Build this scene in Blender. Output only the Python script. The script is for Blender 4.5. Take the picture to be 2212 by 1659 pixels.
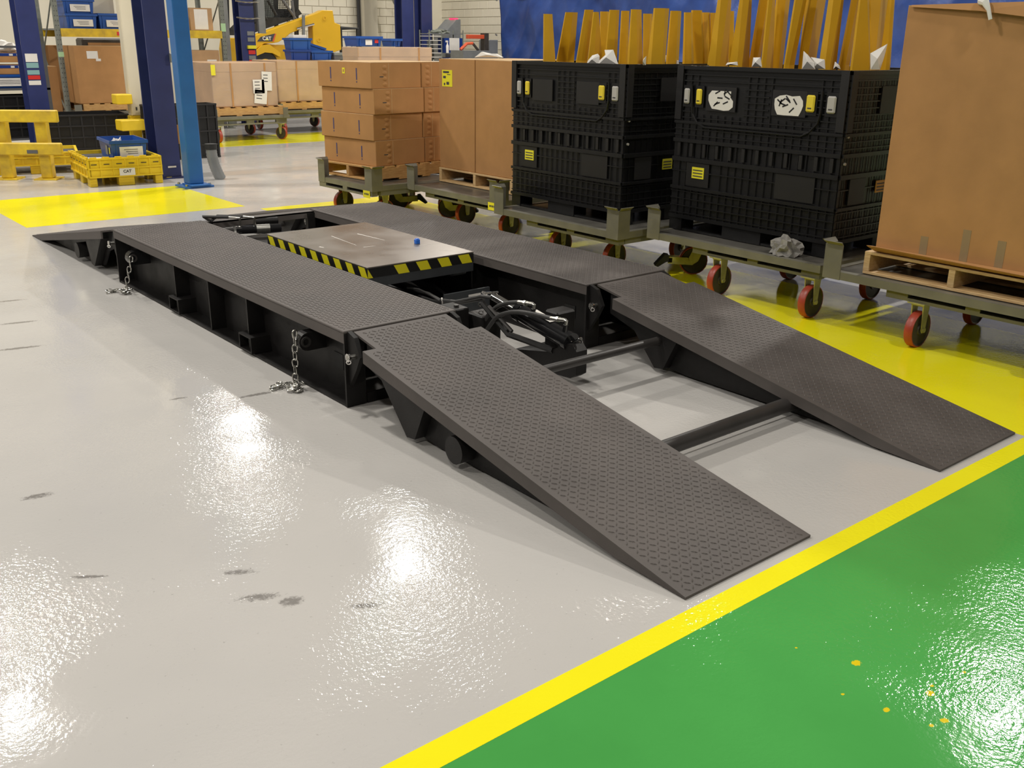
import bpy, bmesh, math, random
import numpy as np
from mathutils import Vector, Matrix
random.seed(7)
PI = math.pi
S = bpy.context.scene
C = S.collection
for o in list(bpy.data.objects): bpy.data.objects.remove(o)

# ------------------------------------------------------------------ camera
FPX = 2100.0
CAM = Vector((-2.076, -1.649, 1.6))
CR = Vector((0.774, -0.633, 0.011)).normalized()
CF = Vector((0.600, 0.728, -0.332)).normalized()
CU = CR.cross(CF).normalized(); CR = CF.cross(CU).normalized()
cd = bpy.data.cameras.new('camera'); co = bpy.data.objects.new('camera', cd); C.objects.link(co)
co.matrix_world = Matrix(((CR.x, CU.x, -CF.x, CAM.x), (CR.y, CU.y, -CF.y, CAM.y), (CR.z, CU.z, -CF.z, CAM.z), (0, 0, 0, 1)))
cd.sensor_fit = 'HORIZONTAL'; cd.sensor_width = 36.0; cd.lens = FPX / 2212.0 * 36.0
cd.clip_start = 0.05; cd.clip_end = 200
S.camera = co

# ------------------------------------------------------------------ world, lamps, exposure
w = bpy.data.worlds.new('hall_ambient'); S.world = w; w.use_nodes = True
bg = w.node_tree.nodes['Background']; bg.inputs[0].default_value = (1.0, 0.93, 0.82, 1); bg.inputs[1].default_value = 0.09
S.view_settings.view_transform = 'Standard'; S.view_settings.look = 'None'
S.view_settings.gamma = 1.0; S.view_settings.use_curve_mapping = False
S.view_settings.exposure = 0.16
LAMP_Z = 6.5
LAMPS = [(5.54, 10.3, 0.55), (5.75, 16.9, 0.45), (-0.35, 10.6, 0.60), (9.5, 2.4, 1.30), (-0.4, 17.0, 0.45), (-0.5, 3.9, 0.42), (11.4, 10.2, 0.70),
         (-6.4, 4.0, 0.50), (-6.4, 10.6, 0.70), (11.6, 17.2, 0.60), (1.5, -3.2, 0.36), (-4.5, -3.2, 0.40)]
LAMP_W = 420.0

def ray(x, y):
    return CF + CR * ((x - 1106) / FPX) + CU * ((829.5 - y) / FPX)
def gp(x, y, z=0.0):                      # place on a horizontal level
    d = ray(x, y); t = (z - CAM.z) / d.z; return CAM + d * t
def py(x, y, Y):                          # place on a cross plane Y = const
    d = ray(x, y); t = (Y - CAM.y) / d.y; return CAM + d * t
def px(x, y, X):
    d = ray(x, y); t = (X - CAM.x) / d.x; return CAM + d * t

# ------------------------------------------------------------------ materials
MATS = {}
def mat(name, col, rough=0.5, metal=0.0, var=0.0, vscale=8.0, bump=0.0, bscale=60.0, spec=0.5, col2=None, rvar=0.0, coat=0.0, stretch=None, alpha=1.0, trans=0.0, emit=0.0):
    if name in MATS: return MATS[name]
    m = bpy.data.materials.new(name); m.use_nodes = True; MATS[name] = m
    nt = m.node_tree; b = nt.nodes['Principled BSDF']
    b.inputs['Base Color'].default_value = (*col, 1); b.inputs['Roughness'].default_value = rough
    b.inputs['Metallic'].default_value = metal; b.inputs['Specular IOR Level'].default_value = spec
    b.inputs['Coat Weight'].default_value = coat; b.inputs['Alpha'].default_value = alpha
    b.inputs['Transmission Weight'].default_value = trans
    if emit: b.inputs['Emission Color'].default_value = (*col, 1); b.inputs['Emission Strength'].default_value = emit
    if var or bump or rvar:
        tc = nt.nodes.new('ShaderNodeTexCoord'); src = tc.outputs['Object']
        if stretch:
            mp = nt.nodes.new('ShaderNodeMapping'); mp.inputs['Scale'].default_value = stretch
            nt.links.new(src, mp.inputs[0]); src = mp.outputs[0]
    if var or rvar:
        n = nt.nodes.new('ShaderNodeTexNoise'); n.inputs['Scale'].default_value = vscale; n.inputs['Detail'].default_value = 6
        nt.links.new(src, n.inputs['Vector'])
    if var:
        r = nt.nodes.new('ShaderNodeValToRGB'); r.color_ramp.elements[0].position = 0.3; r.color_ramp.elements[1].position = 0.72
        c2 = col2 or tuple(c * (1 - var) for c in col)
        r.color_ramp.elements[0].color = (*c2, 1); r.color_ramp.elements[1].color = (*col, 1)
        nt.links.new(n.outputs['Fac'], r.inputs[0]); nt.links.new(r.outputs[0], b.inputs['Base Color'])
    if rvar:
        mr = nt.nodes.new('ShaderNodeMapRange'); mr.inputs[1].default_value = 0.3; mr.inputs[2].default_value = 0.7
        mr.inputs[3].default_value = max(0.02, rough - rvar); mr.inputs[4].default_value = min(1, rough + rvar)
        nt.links.new(n.outputs['Fac'], mr.inputs[0]); nt.links.new(mr.outputs[0], b.inputs['Roughness'])
    if bump:
        n2 = nt.nodes.new('ShaderNodeTexNoise'); n2.inputs['Scale'].default_value = bscale; n2.inputs['Detail'].default_value = 4
        nt.links.new(src, n2.inputs['Vector'])
        bp = nt.nodes.new('ShaderNodeBump'); bp.inputs['Strength'].default_value = bump; bp.inputs['Distance'].default_value = 0.01
        nt.links.new(n2.outputs['Fac'], bp.inputs['Height']); nt.links.new(bp.outputs[0], b.inputs['Normal'])
    return m

def paint_floor(name, col, col2, marks=(), dirt=0.35, flakes=None):
    """glossy floor paint: ripply clear coat, scuffs with shapes of their own"""
    m = bpy.data.materials.new(name); m.use_nodes = True; MATS[name] = m
    nt = m.node_tree; N = nt.nodes.new; L = nt.links.new; b = nt.nodes['Principled BSDF']
    tc = N('ShaderNodeTexCoord'); src = tc.outputs['Object']
    def noise(scale, detail=4, rough=0.55, vec=src):
        n = N('ShaderNodeTexNoise'); n.inputs['Scale'].default_value = scale; n.inputs['Detail'].default_value = detail
        n.inputs['Roughness'].default_value = rough; L(vec, n.inputs['Vector']); return n.outputs['Fac']
    def ramp(v, a, c, lo=0.0, hi=1.0):
        r = N('ShaderNodeMapRange'); r.inputs[1].default_value = a; r.inputs[2].default_value = c
        r.inputs[3].default_value = lo; r.inputs[4].default_value = hi; L(v, r.inputs[0]); return r.outputs[0]
    def math_(op, a, c):
        n = N('ShaderNodeMath'); n.operation = op
        for i, v in enumerate((a, c)):
            if isinstance(v, (int, float)): n.inputs[i].default_value = v
            else: L(v, n.inputs[i])
        return n.outputs[0]
    def mix(f, A, B):
        n = N('ShaderNodeMix'); n.data_type = 'RGBA'; L(f, n.inputs['Factor'])
        for k, v in ((6, A), (7, B)):
            if isinstance(v, tuple): n.inputs[k].default_value = (*v, 1)
            else: L(v, n.inputs[k])
        return n.outputs[2]
    base = mix(ramp(noise(0.9, 5), 0.35, 0.65), col2, col)
    # fine specks and streaky scuffs
    mp = N('ShaderNodeMapping'); mp.inputs['Scale'].default_value = (3.0, 14.0, 1); mp.inputs['Rotation'].default_value = (0, 0, 0.9); L(src, mp.inputs[0])
    streak = ramp(noise(1.6, 8, 0.7, mp.outputs[0]), 0.69, 0.76)
    patch = ramp(noise(0.7, 2), 0.52, 0.66)
    sc = math_('MULTIPLY', math_('MULTIPLY', streak, patch), dirt)
    base = mix(sc, base, (0.10, 0.085, 0.07))
    speck = math_('MULTIPLY', ramp(noise(38, 2), 0.83, 0.84), 0.5 * min(1, dirt * 2))
    base = mix(speck, base, (0.08, 0.07, 0.06))
    fine = noise(55, 6, 0.75)
    for (x, y, a, lx, ly, th) in marks:      # placed scuffs: centre, angle, half lengths, threshold
        mk = N('ShaderNodeMapping'); mk.vector_type = 'TEXTURE'
        mk.inputs['Location'].default_value = (x, y, 0); mk.inputs['Rotation'].default_value = (0, 0, a); mk.inputs['Scale'].default_value = (lx, ly, 1)
        L(src, mk.inputs[0]); ln = N('ShaderNodeVectorMath'); ln.operation = 'LENGTH'; L(mk.outputs[0], ln.inputs[0])
        e = ramp(ln.outputs['Value'], 1.0, 0.25); v = math_('ADD', math_('MULTIPLY', e, 0.45), math_('SUBTRACT', fine, 0.45))
        base = mix(math_('MULTIPLY', ramp(v, th + .05, th + 0.25), 0.62), base, (0.07, 0.06, 0.05))
    if flakes:
        for (x, y, r) in flakes:
            mk = N('ShaderNodeMapping'); mk.vector_type = 'TEXTURE'; mk.inputs['Location'].default_value = (x, y, 0); mk.inputs['Scale'].default_value = (r, r * 0.8, 1)
            L(src, mk.inputs[0]); ln = N('ShaderNodeVectorMath'); ln.operation = 'LENGTH'; L(mk.outputs[0], ln.inputs[0])
            v = math_('ADD', ln.outputs['Value'], math_('MULTIPLY', math_('SUBTRACT', fine, 0.5), 1.8))
            base = mix(ramp(v, 0.95, 0.8), base, (0.75, 0.58, 0.01))
    L(base, b.inputs['Base Color'])
    L(ramp(noise(3.0, 4), 0.3, 0.7, 0.05, 0.10), b.inputs['Roughness'])
    b.inputs['Specular IOR Level'].default_value = 0.42
    gl = ramp(noise(1.6, 4), 0.40, 0.64, 0.15, 1.3)
    h = math_('ADD', math_('MULTIPLY', math_('MULTIPLY', noise(62, 2, 0.6), gl), 1.0), math_('MULTIPLY', noise(7, 2), 0.18))
    bp = N('ShaderNodeBump'); bp.inputs['Strength'].default_value = 0.20; bp.inputs['Distance'].default_value = 0.010
    L(h, bp.inputs['Height']); L(bp.outputs[0], b.inputs['Normal'])
    return m

# ------------------------------------------------------------------ mesh helpers
class MB:
    def __init__(s): s.v = []; s.f = []; s.smooth = False
    def add(s, vs, fs):
        n = len(s.v); s.v += [tuple(v) for v in vs]; s.f += [tuple(i + n for i in f) for f in fs]; return s
    def box(s, a, b, M=None):
        x0, y0, z0 = a; x1, y1, z1 = b
        vs = [Vector(p) for p in ((x0, y0, z0), (x1, y0, z0), (x1, y1, z0), (x0, y1, z0), (x0, y0, z1), (x1, y0, z1), (x1, y1, z1), (x0, y1, z1))]
        if M: vs = [M @ v for v in vs]
        return s.add(vs, [(0, 3, 2, 1), (4, 5, 6, 7), (0, 1, 5, 4), (1, 2, 6, 5), (2, 3, 7, 6), (3, 0, 4, 7)])
    def hexa(s, p):   # eight corner points, bottom loop then top loop
        return s.add(p, [(0, 3, 2, 1), (4, 5, 6, 7), (0, 1, 5, 4), (1, 2, 6, 5), (2, 3, 7, 6), (3, 0, 4, 7)])
    def prism(s, poly, axis, a, b, M=None):   # polygon in the two other axes, extruded along axis
        def P(u, v, t):
            q = {'x': (t, u, v), 'y': (u, t, v), 'z': (u, v, t)}[axis]
            return M @ Vector(q) if M else Vector(q)
        n = len(poly)
        vs = [P(u, v, a) for u, v in poly] + [P(u, v, b) for u, v in poly]
        return s.add(vs, [tuple(range(n))[::-1], tuple(range(n, 2 * n))] + [(i, (i + 1) % n, (i + 1) % n + n, i + n) for i in range(n)])
    def tube(s, pts, r, n=8, cap=True, closed=False):
        pts = [Vector(p) for p in pts]; m = len(pts); rs = r if isinstance(r, (list, tuple)) else [r] * m
        base = len(s.v); up = None; vs = []
        for i, p in enumerate(pts):
            if closed: t = pts[(i + 1) % m] - pts[i - 1]
            else: t = pts[min(i + 1, m - 1)] - pts[max(i - 1, 0)]
            t.normalize()
            if up is None: up = Vector((0, 0, 1)) if abs(t.z) < 0.9 else Vector((1, 0, 0))
            a = t.cross(up).normalized(); c = a.cross(t).normalized(); up = c
            vs += [p + (a * math.cos(2 * PI * k / n) + c * math.sin(2 * PI * k / n)) * rs[i] for k in range(n)]
        fs = []
        for i in range(m if closed else m - 1):
            j = (i + 1) % m
            fs += [(i * n + k, i * n + (k + 1) % n, j * n + (k + 1) % n, j * n + k) for k in range(n)]
        if cap and not closed: fs += [tuple(range(n))[::-1], tuple((m - 1) * n + k for k in range(n))]
        return s.add(vs, fs)
    def cyl(s, a, b, r, n=16): return s.tube([a, b], r, n)
    def disc_ring(s, c, ax, r0, r1, h, n=20):   # thick ring
        c = Vector(c); ax = Vector(ax).normalized(); u = ax.orthogonal().normalized(); v = ax.cross(u); vs = []
        for rr, hh in ((r0, -h), (r1, -h), (r1, h), (r0, h)):
            vs += [c + ax * hh + (u * math.cos(2 * PI * k / n) + v * math.sin(2 * PI * k / n)) * rr for k in range(n)]
        fs = []
        for q in range(4):
            p = (q + 1) % 4
            fs += [(q * n + k, q * n + (k + 1) % n, p * n + (k + 1) % n, p * n + k) for k in range(n)]
        return s.add(vs, fs)
    def mesh(s, name, m, smooth=None, bevel=0):
        me = bpy.data.meshes.new(name); me.from_pydata(s.v, [], s.f)
        bm = bmesh.new(); bm.from_mesh(me)
        if bevel: bmesh.ops.bevel(bm, geom=bm.edges[:], offset=bevel, segments=1, affect='EDGES', clamp_overlap=True)
        bmesh.ops.recalc_face_normals(bm, faces=bm.faces); bm.to_mesh(me); bm.free()
        if m: me.materials.append(MATS[m] if isinstance(m, str) else m)
        if smooth or s.smooth:
            me.shade_smooth() if hasattr(me, 'shade_smooth') else None
            try: me.set_sharp_from_angle(angle=math.radians(35))
            except Exception: pass
        return me
    def build(s, name, m, parent=None, smooth=False, bevel=0, loc=None, rot=None):
        o = bpy.data.objects.new(name, s.mesh(name, m, smooth, bevel)); C.objects.link(o)
        if parent: o.parent = parent
        if loc: o.location = loc
        if rot: o.rotation_euler = rot
        return o
def bx(a, b, M=None): return MB().box(a, b, M)
def tag(o, label=None, cat=None, group=None, kind=None):
    if label: o['label'] = label
    if cat: o['category'] = cat
    if group: o['group'] = group
    if kind: o['kind'] = kind
    return o
def thing(name, label, cat, loc=(0, 0, 0), rotz=0.0, group=None):
    o = bpy.data.objects.new(name, None); C.objects.link(o); o.location = loc; o.rotation_euler = (0, 0, rotz); o.empty_display_size = 0.1
    return tag(o, label, cat, group)
def inst(name, me, parent, loc=(0, 0, 0), rot=(0, 0, 0), scale=(1, 1, 1)):
    o = bpy.data.objects.new(name, me); C.objects.link(o); o.parent = parent; o.location = loc; o.rotation_euler = rot; o.scale = scale; return o
def copy_tree(o, parent=None):
    c = o.copy(); C.objects.link(c); c.parent = parent
    for ch in list(o.children): copy_tree(ch, c)
    return c
def text_mesh(s, size, m, name='lettering', extrude=0.0008, bold=0.0):
    cu = bpy.data.curves.new('t', 'FONT'); cu.body = s; cu.size = size; cu.extrude = extrude; cu.align_x = 'CENTER'; cu.align_y = 'CENTER'; cu.offset = bold
    to = bpy.data.objects.new('t', cu); C.objects.link(to); bpy.context.view_layer.update()
    me = bpy.data.meshes.new_from_object(to.evaluated_get(bpy.context.evaluated_depsgraph_get())); me.name = name
    bpy.data.objects.remove(to); bpy.data.curves.remove(cu); me.materials.clear(); me.materials.append(MATS[m]); return me
# orientation for flat things on a face looking to -X (text reads along -Y) or to -Y (text reads along +X)
FACE_X = (PI / 2, 0, -PI / 2)
FACE_Y = (PI / 2, 0, 0)

# ------------------------------------------------------------------ palette
mat('black_steel', (0.014, 0.0128, 0.0125), 0.48, 0.0, 0.35, 6, 0.12, 300, rvar=0.1, spec=0.3)
mat('tread_steel', (0.125, 0.110, 0.102), 0.58, 0.0, 0.4, 3, 0.08, 240, col2=(0.082, 0.072, 0.067), rvar=0.08, spec=0.28)
mat('dark_bar', (0.040, 0.036, 0.034), 0.45, 0, 0.3, 12, 0.05, 200)
mat('gloss_black', (0.012, 0.012, 0.013), 0.12, 0, spec=0.6)
mat('hose', (0.035, 0.034, 0.034), 0.45, 0, 0.2, 40)
mat('chrome', (0.75, 0.74, 0.72), 0.12, 1.0)
mat('zinc', (0.55, 0.54, 0.50), 0.3, 1.0, 0.2, 30)
mat('zinc_yellow', (0.62, 0.60, 0.30), 0.42, 0.6, 0.35, 14, col2=(0.38, 0.36, 0.2))
mat('table_steel', (0.24, 0.215, 0.19), 0.30, 0.55, 0.15, 4, 0.015, 120, rvar=0.05)
mat('lift_grey', (0.05, 0.055, 0.06), 0.4, 0, 0.2, 8)
mat('tape_yellow', (0.78, 0.70, 0.02), 0.35)
mat('tape_black', (0.012, 0.012, 0.012), 0.35)
mat('cart_grey', (0.205, 0.195, 0.155), 0.42, 0.1, 0.3, 5, 0.05, 120)
mat('deck_grey', (0.17, 0.16, 0.14), 0.35, 0.35, 0.35, 4, 0.04, 90, rvar=0.1)
mat('wheel_dark', (0.055, 0.045, 0.035), 0.5, 0, 0.3, 20)
mat('wheel_red', (0.42, 0.055, 0.03), 0.4, 0, 0.35, 10)
mat('rubber', (0.015, 0.015, 0.015), 0.7)
mat('cardboard', (0.47, 0.245, 0.095), 0.75, 0, 0.14, 5, 0.06, 35, spec=0.25)
mat('cardboard_edge', (0.62, 0.42, 0.22), 0.8, 0, 0.15, 30, spec=0.2)
mat('cardboard_pale', (0.50, 0.31, 0.16), 0.7, 0, 0.2, 4, 0.06, 30, spec=0.3)
mat('wood', (0.60, 0.36, 0.13), 0.65, 0, 0.35, 6, 0.12, 40, stretch=(2, 14, 14), col2=(0.42, 0.22, 0.07))
mat('wood_pale', (0.66, 0.47, 0.24), 0.65, 0, 0.35, 6, 0.12, 40, stretch=(14, 2, 14), col2=(0.50, 0.31, 0.13))
mat('crate_black', (0.008, 0.008, 0.009), 0.36, 0, 0.2, 20, 0.05, 150)
mat('crate_panel', (0.012, 0.011, 0.012), 0.5, 0, 0.3, 6)
mat('latch_white', (0.45, 0.43, 0.40), 0.5)
mat('latch_yellow', (0.80, 0.62, 0.04), 0.45)
mat('label_yellow', (0.80, 0.72, 0.03), 0.5)
mat('label_orange', (0.55, 0.30, 0.03), 0.5)
mat('paper', (0.78, 0.75, 0.70), 0.7, 0, 0.06, 12)
mat('paper_grey', (0.30, 0.285, 0.26), 0.6, 0, 0.5, 25, 0.4, 60)
mat('ink', (0.05, 0.05, 0.055), 0.6)
mat('ink_blue', (0.05, 0.05, 0.16), 0.6)
mat('fork_yellow', (0.70, 0.385, 0.013), 0.38, 0, 0.18, 3, 0.02, 100)
mat('plastic_yellow', (0.80, 0.56, 0.02), 0.42, 0, 0.15, 6)
mat('rail_yellow', (0.78, 0.55, 0.02), 0.45, 0, 0.25, 9, col2=(0.50, 0.33, 0.03))
mat('bin_blue', (0.016, 0.085, 0.36), 0.35, 0, 0.15, 6)
mat('bin_blue_dark', (0.012, 0.045, 0.24), 0.38)
mat('navy', (0.030, 0.042, 0.155), 0.38, 0, 0.25, 4, 0.03, 60)
mat('post_blue', (0.018, 0.125, 0.39), 0.36, 0, 0.18, 4)
mat('cream', (0.66, 0.60, 0.46), 0.6, 0, 0.1, 2)
mat('cream_wall', (0.74, 0.69, 0.56), 0.65, 0, 0.06, 1.5, 0.04, 40)
mat('mortar', (0.50, 0.46, 0.37), 0.8)
mat('grey_metal', (0.26, 0.27, 0.27), 0.4, 0.3, 0.2, 6)
mat('grey_dark', (0.12, 0.12, 0.125), 0.5, 0, 0.2, 6)
mat('rack_green', (0.20, 0.215, 0.185), 0.5, 0, 0.3, 14)
mat('tarp', (0.026, 0.068, 0.26), 0.33, 0, 0.5, 2.2, 0.6, 9, col2=(0.013, 0.034, 0.15))
mat('loader_yellow', (0.72, 0.42, 0.015), 0.32, 0, 0.08, 2)
mat('red', (0.60, 0.03, 0.025), 0.45)
mat('red_orange', (0.62, 0.09, 0.03), 0.45)
mat('led_red', (1.0, 0.02, 0.08), 0.4, emit=2.0)
mat('glass_dark', (0.03, 0.035, 0.04), 0.1, spec=0.6)
mat('teal_label', (0.22, 0.40, 0.40), 0.6)
mat('green_label', (0.40, 0.62, 0.35), 0.6)
mat('wrap', (0.95, 0.93, 0.90), 0.10, 0, 0, 1, 0.9, 16, spec=0.9, alpha=0.14, stretch=(0.4, 0.4, 3.0))
mat('blue_tip', (0.02, 0.16, 0.70), 0.4)
mat('foam', (0.06, 0.06, 0.065), 0.8)
mat('tape_clear', (0.50, 0.36, 0.20), 0.25, spec=0.6, alpha=0.6)
mat('lamp_shell', (0.35, 0.35, 0.34), 0.4, 0.6)

# ================================================================== SETTING
def struct(o, label=None): return tag(o, label, kind='structure')
WB, WR = 22.0, 14.5         # back wall plane (Y) and right wall plane (X)
mk = []
for (x, y, a, lx, ly, th) in [(190, 1246, -0.62, .085, .014, .12), (629, 1299, -0.3, .06, .045, .2), (516, 1236, -.6, .09, .03, .24), (80, 1072, -.2, .10, .035, .22),
                              (40, 697, -.2, .16, .03, .16), (42, 752, -.2, .18, .03, .16), (556, 852, -.1, .16, .025, .18), (384, 861, -.2, .07, .02, .2),
                              (790, 1308, -.5, .10, .03, .24), (20, 650, -.2, .15, .03, .2), (560, 1290, -.5, .12, .04, .25)]:
    g = gp(x, y); mk.append((g.x, g.y, a, lx, ly, th))
paint_floor('floor_grey', (0.545, 0.525, 0.50), (0.50, 0.485, 0.465), mk)
paint_floor('floor_green', (0.075, 0.38, 0.080), (0.060, 0.32, 0.065), dirt=0.15,
            flakes=[(*gp(x, y).xy, r) for x, y, r in [(1850, 1433, .016), (2010, 1498, .014), (2013, 1482, .007), (1915, 1534, .011), (2040, 1557, .013), (2012, 1568, .008), (2083, 1453, .007), (1820, 1500, .006), (1720, 1400, .004)]])
paint_floor('floor_yellow', (0.92, 0.86, 0.012), (0.90, 0.80, 0.010), dirt=0.35)
fl = bx((-14, -8, -0.1), (16, 24, 0)).build('floor', 'floor_grey'); struct(fl, 'light grey glossy painted concrete floor with scuff marks')
def marking(x0, y0, x1, y1, z, m, label):
    o = bx((x0, y0, 0.0002), (x1, y1, z)).build('floor_marking', m); return struct(o, label)
marking(-14, -8, 14.4, -0.128, 0.0010, 'floor_green', 'bright green painted floor zone in the near corner')
marking(-14, -0.128, 14.4, -0.041, 0.0014, 'floor_yellow', 'long yellow line along the edge of the green zone')
marking(2.16, -0.041, 3.755, 7.475, 0.0012, 'floor_yellow', 'broad yellow floor strip running under the wheeled carts')
marking(0.04, 7.70, 2.10, 9.50, 0.0012, 'floor_yellow', 'yellow rectangle painted before the blue steel posts')
marking(4.25, 13.25, 10.2, 14.75, 0.0012, 'floor_yellow', 'far yellow floor patch under the wrapped pallet loads')
marking(2.02, 9.30, 2.10, 9.36, 0.0016, 'grey_dark', 'small dark square patch on the yellow rectangle')
marking(2.02, 9.12, 2.09, 9.17, 0.0016, 'grey_dark', 'second small dark patch on the yellow rectangle')

wl = bx((-14, WB, 0), (WR + .3, WB + .3, 7)).build('wall_back', 'mortar'); struct(wl, 'cream painted concrete block back wall')
wr = bx((WR, -8, 0), (WR + .3, WB, 7)).build('wall_right', 'mortar'); struct(wr, 'cream painted concrete block wall behind the blue tarpaulin')
blk = bx((-.195, -.02, -.095), (.195, .0, .095)).mesh('block', 'cream_wall', bevel=.006)
big = bx((-.5, -.02, -.5), (.5, 0, .5)).mesh('block_field', 'cream_wall')
def block_area(parent, axis, a0, a1, z0, z1):
    n = 0; row = 0; z = z0
    while z < z1 - .01:
        a = a0 + (.2 if row % 2 else 0)
        while a < a1 - .2:
            if axis == 'x': inst('block', blk, parent, (a + .2, WB, z + .1))
            else: inst('block', blk, parent, (WR, a + .2, z + .1), (0, 0, -PI / 2))
            a += .4
        z += .2; row += 1
block_area(wl, 'x', 9.9, 14.5, 1.0, 2.8)
block_area(wr, 'y', 17.8, 22.0, 1.0, 2.8)
# plain far stretches of the same wall, too far or hidden to tell the blocks apart
for (x0, x1, z0, z1) in [(-14, 9.9, 0, 7), (9.9, 14.5, 0, 1.0), (9.9, 14.5, 2.8, 7)]:
    inst('block_field', big, wl, ((x0 + x1) / 2, WB, (z0 + z1) / 2), (0, 0, 0), (x1 - x0, 1, z1 - z0))
for (y0, y1, z0, z1) in [(-8, 17.8, 0, 7), (17.8, 22, 0, 1.0), (17.8, 22, 2.8, 7)]:
    inst('block_field', big, wr, (WR, (y0 + y1) / 2, (z0 + z1) / 2), (0, 0, -PI / 2), (y1 - y0, 1, z1 - z0))
# pilaster strips at the wall corner
for x, wd, lab in [(11.45, .10, 'slim dark pipe running up the back wall beside the red display'),]:
    o = MB().cyl((x + .55, WB - .10, 0), (x + .55, WB - .10, 6.5), .045, 10).build('trim_1', 'ink', smooth=True); struct(o, lab)
o = bx((12.05, WB - .30, 0), (12.45, WB - .02, 7)).build('trim_2', 'cream_wall'); struct(o, 'cream pilaster on the back wall')
o = bx((13.75, WB - .35, 0), (WR - .02, WB - .02, 7)).build('trim_3', 'cream_wall'); struct(o, 'wide cream pilaster in the wall corner')

# high bay lamps over the hall
for i, (x, y, k) in enumerate(LAMPS):
    t = thing('ceiling_lamp', 'round high bay lamp hanging over the hall', 'lamp', (x, y, LAMP_Z), 0, 'high bay lamps')
    sh = MB(); n = 24; prof = [(.06, .42), (.08, .30), (.20, .20), (.27, .02), (.275, .02), (.21, .21), (.09, .32)]
    vs = [(r * math.cos(2 * PI * j / n), r * math.sin(2 * PI * j / n), z) for r, z in prof for j in range(n)]
    sh.add(vs, [(q * n + j, q * n + (j + 1) % n, (q + 1) * n + (j + 1) % n, (q + 1) * n + j) for q in range(len(prof) - 1) for j in range(n)])
    sh.build('shade', 'lamp_shell', t, smooth=True)
    MB().cyl((0, 0, .4), (0, 0, 1.6), .012, 8).build('hanging_rod', 'lamp_shell', t)
    ld = bpy.data.lights.new('bulb', 'AREA'); ld.shape = 'DISK'; ld.size = .46; ld.energy = LAMP_W * k; ld.color = (1.0, 0.955, 0.88); ld.spread = PI
    lo = bpy.data.objects.new('bulb', ld); C.objects.link(lo); lo.parent = t

# ================================================================== VEHICLE PLATFORM
WD, SX, LR, LP, H, LF, EE = 0.623, 1.498, 2.062, 3.095, 0.367, 2.106, 0.023
Y0, Y1, Y2 = LR, LR + LP, LR + LP + LF
plat = thing('vehicle_platform', 'black steel drive-on vehicle platform with two tread plate tracks and ramps', 'platform', (1.06, 3.6, 0))
def wp(mb, name, m, parent, smooth=False, bevel=0, label=None, kind=None):
    o = mb.build(name, m, parent, smooth, bevel)
    if parent and parent.type == 'EMPTY': o.matrix_parent_inverse = parent.matrix_basis.inverted()
    return tag(o, label, kind=kind)
def lugs(region, zf, parent, pitch=0.034):
    """raised tread lugs on a sloped plate: region test, height function"""
    V = []; F = []
    x0, x1, y0, y1, ok = region
    r2 = math.sqrt(.5); a = pitch
    nmax = int((x1 - x0 + y1 - y0) / a) + 4
    for i in range(-nmax, nmax):
        for j in range(-nmax, nmax):
            for k in (0, 1):
                u = (i + .5 * k) * a; v = (j + .5 * k) * a
                x = (u - v) * r2 + (x0 + x1) / 2; y = (u + v) * r2 + (y0 + y1) / 2
                if not (x0 + .015 < x < x1 - .015 and y0 + .015 < y < y1 - .015) or (ok and not ok(x, y)): continue
                dx, dy = (r2, r2) if k else (r2, -r2)
                l, wv = .0125, .0034
                n = len(V); z = zf(y)
                V += [(x - dx * l, y - dy * l, zf(y - dy * l)), (x + dy * wv, y - dx * wv, zf(y - dx * wv)), (x + dx * l, y + dy * l, zf(y + dy * l)), (x - dy * wv, y + dx * wv, zf(y + dx * wv)),
                      (x - dx * l * .45, y - dy * l * .45, zf(y - dy * l * .45) + .0027), (x + dx * l * .45, y + dy * l * .45, zf(y + dy * l * .45) + .0027)]
                F += [(n, n + 1, n + 4), (n + 1, n + 5, n + 4), (n + 1, n + 2, n + 5), (n + 2, n + 3, n + 5), (n + 3, n + 4, n + 5), (n + 3, n, n + 4)]
    me = bpy.data.meshes.new('tread_lugs'); me.from_pydata(V, [], F); me.materials.append(MATS['tread_steel'])
    o = bpy.data.objects.new('tread_lugs', me); C.objects.link(o); o.parent = parent; o['kind'] = 'stuff'
    return o
WEB = 0.10
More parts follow.
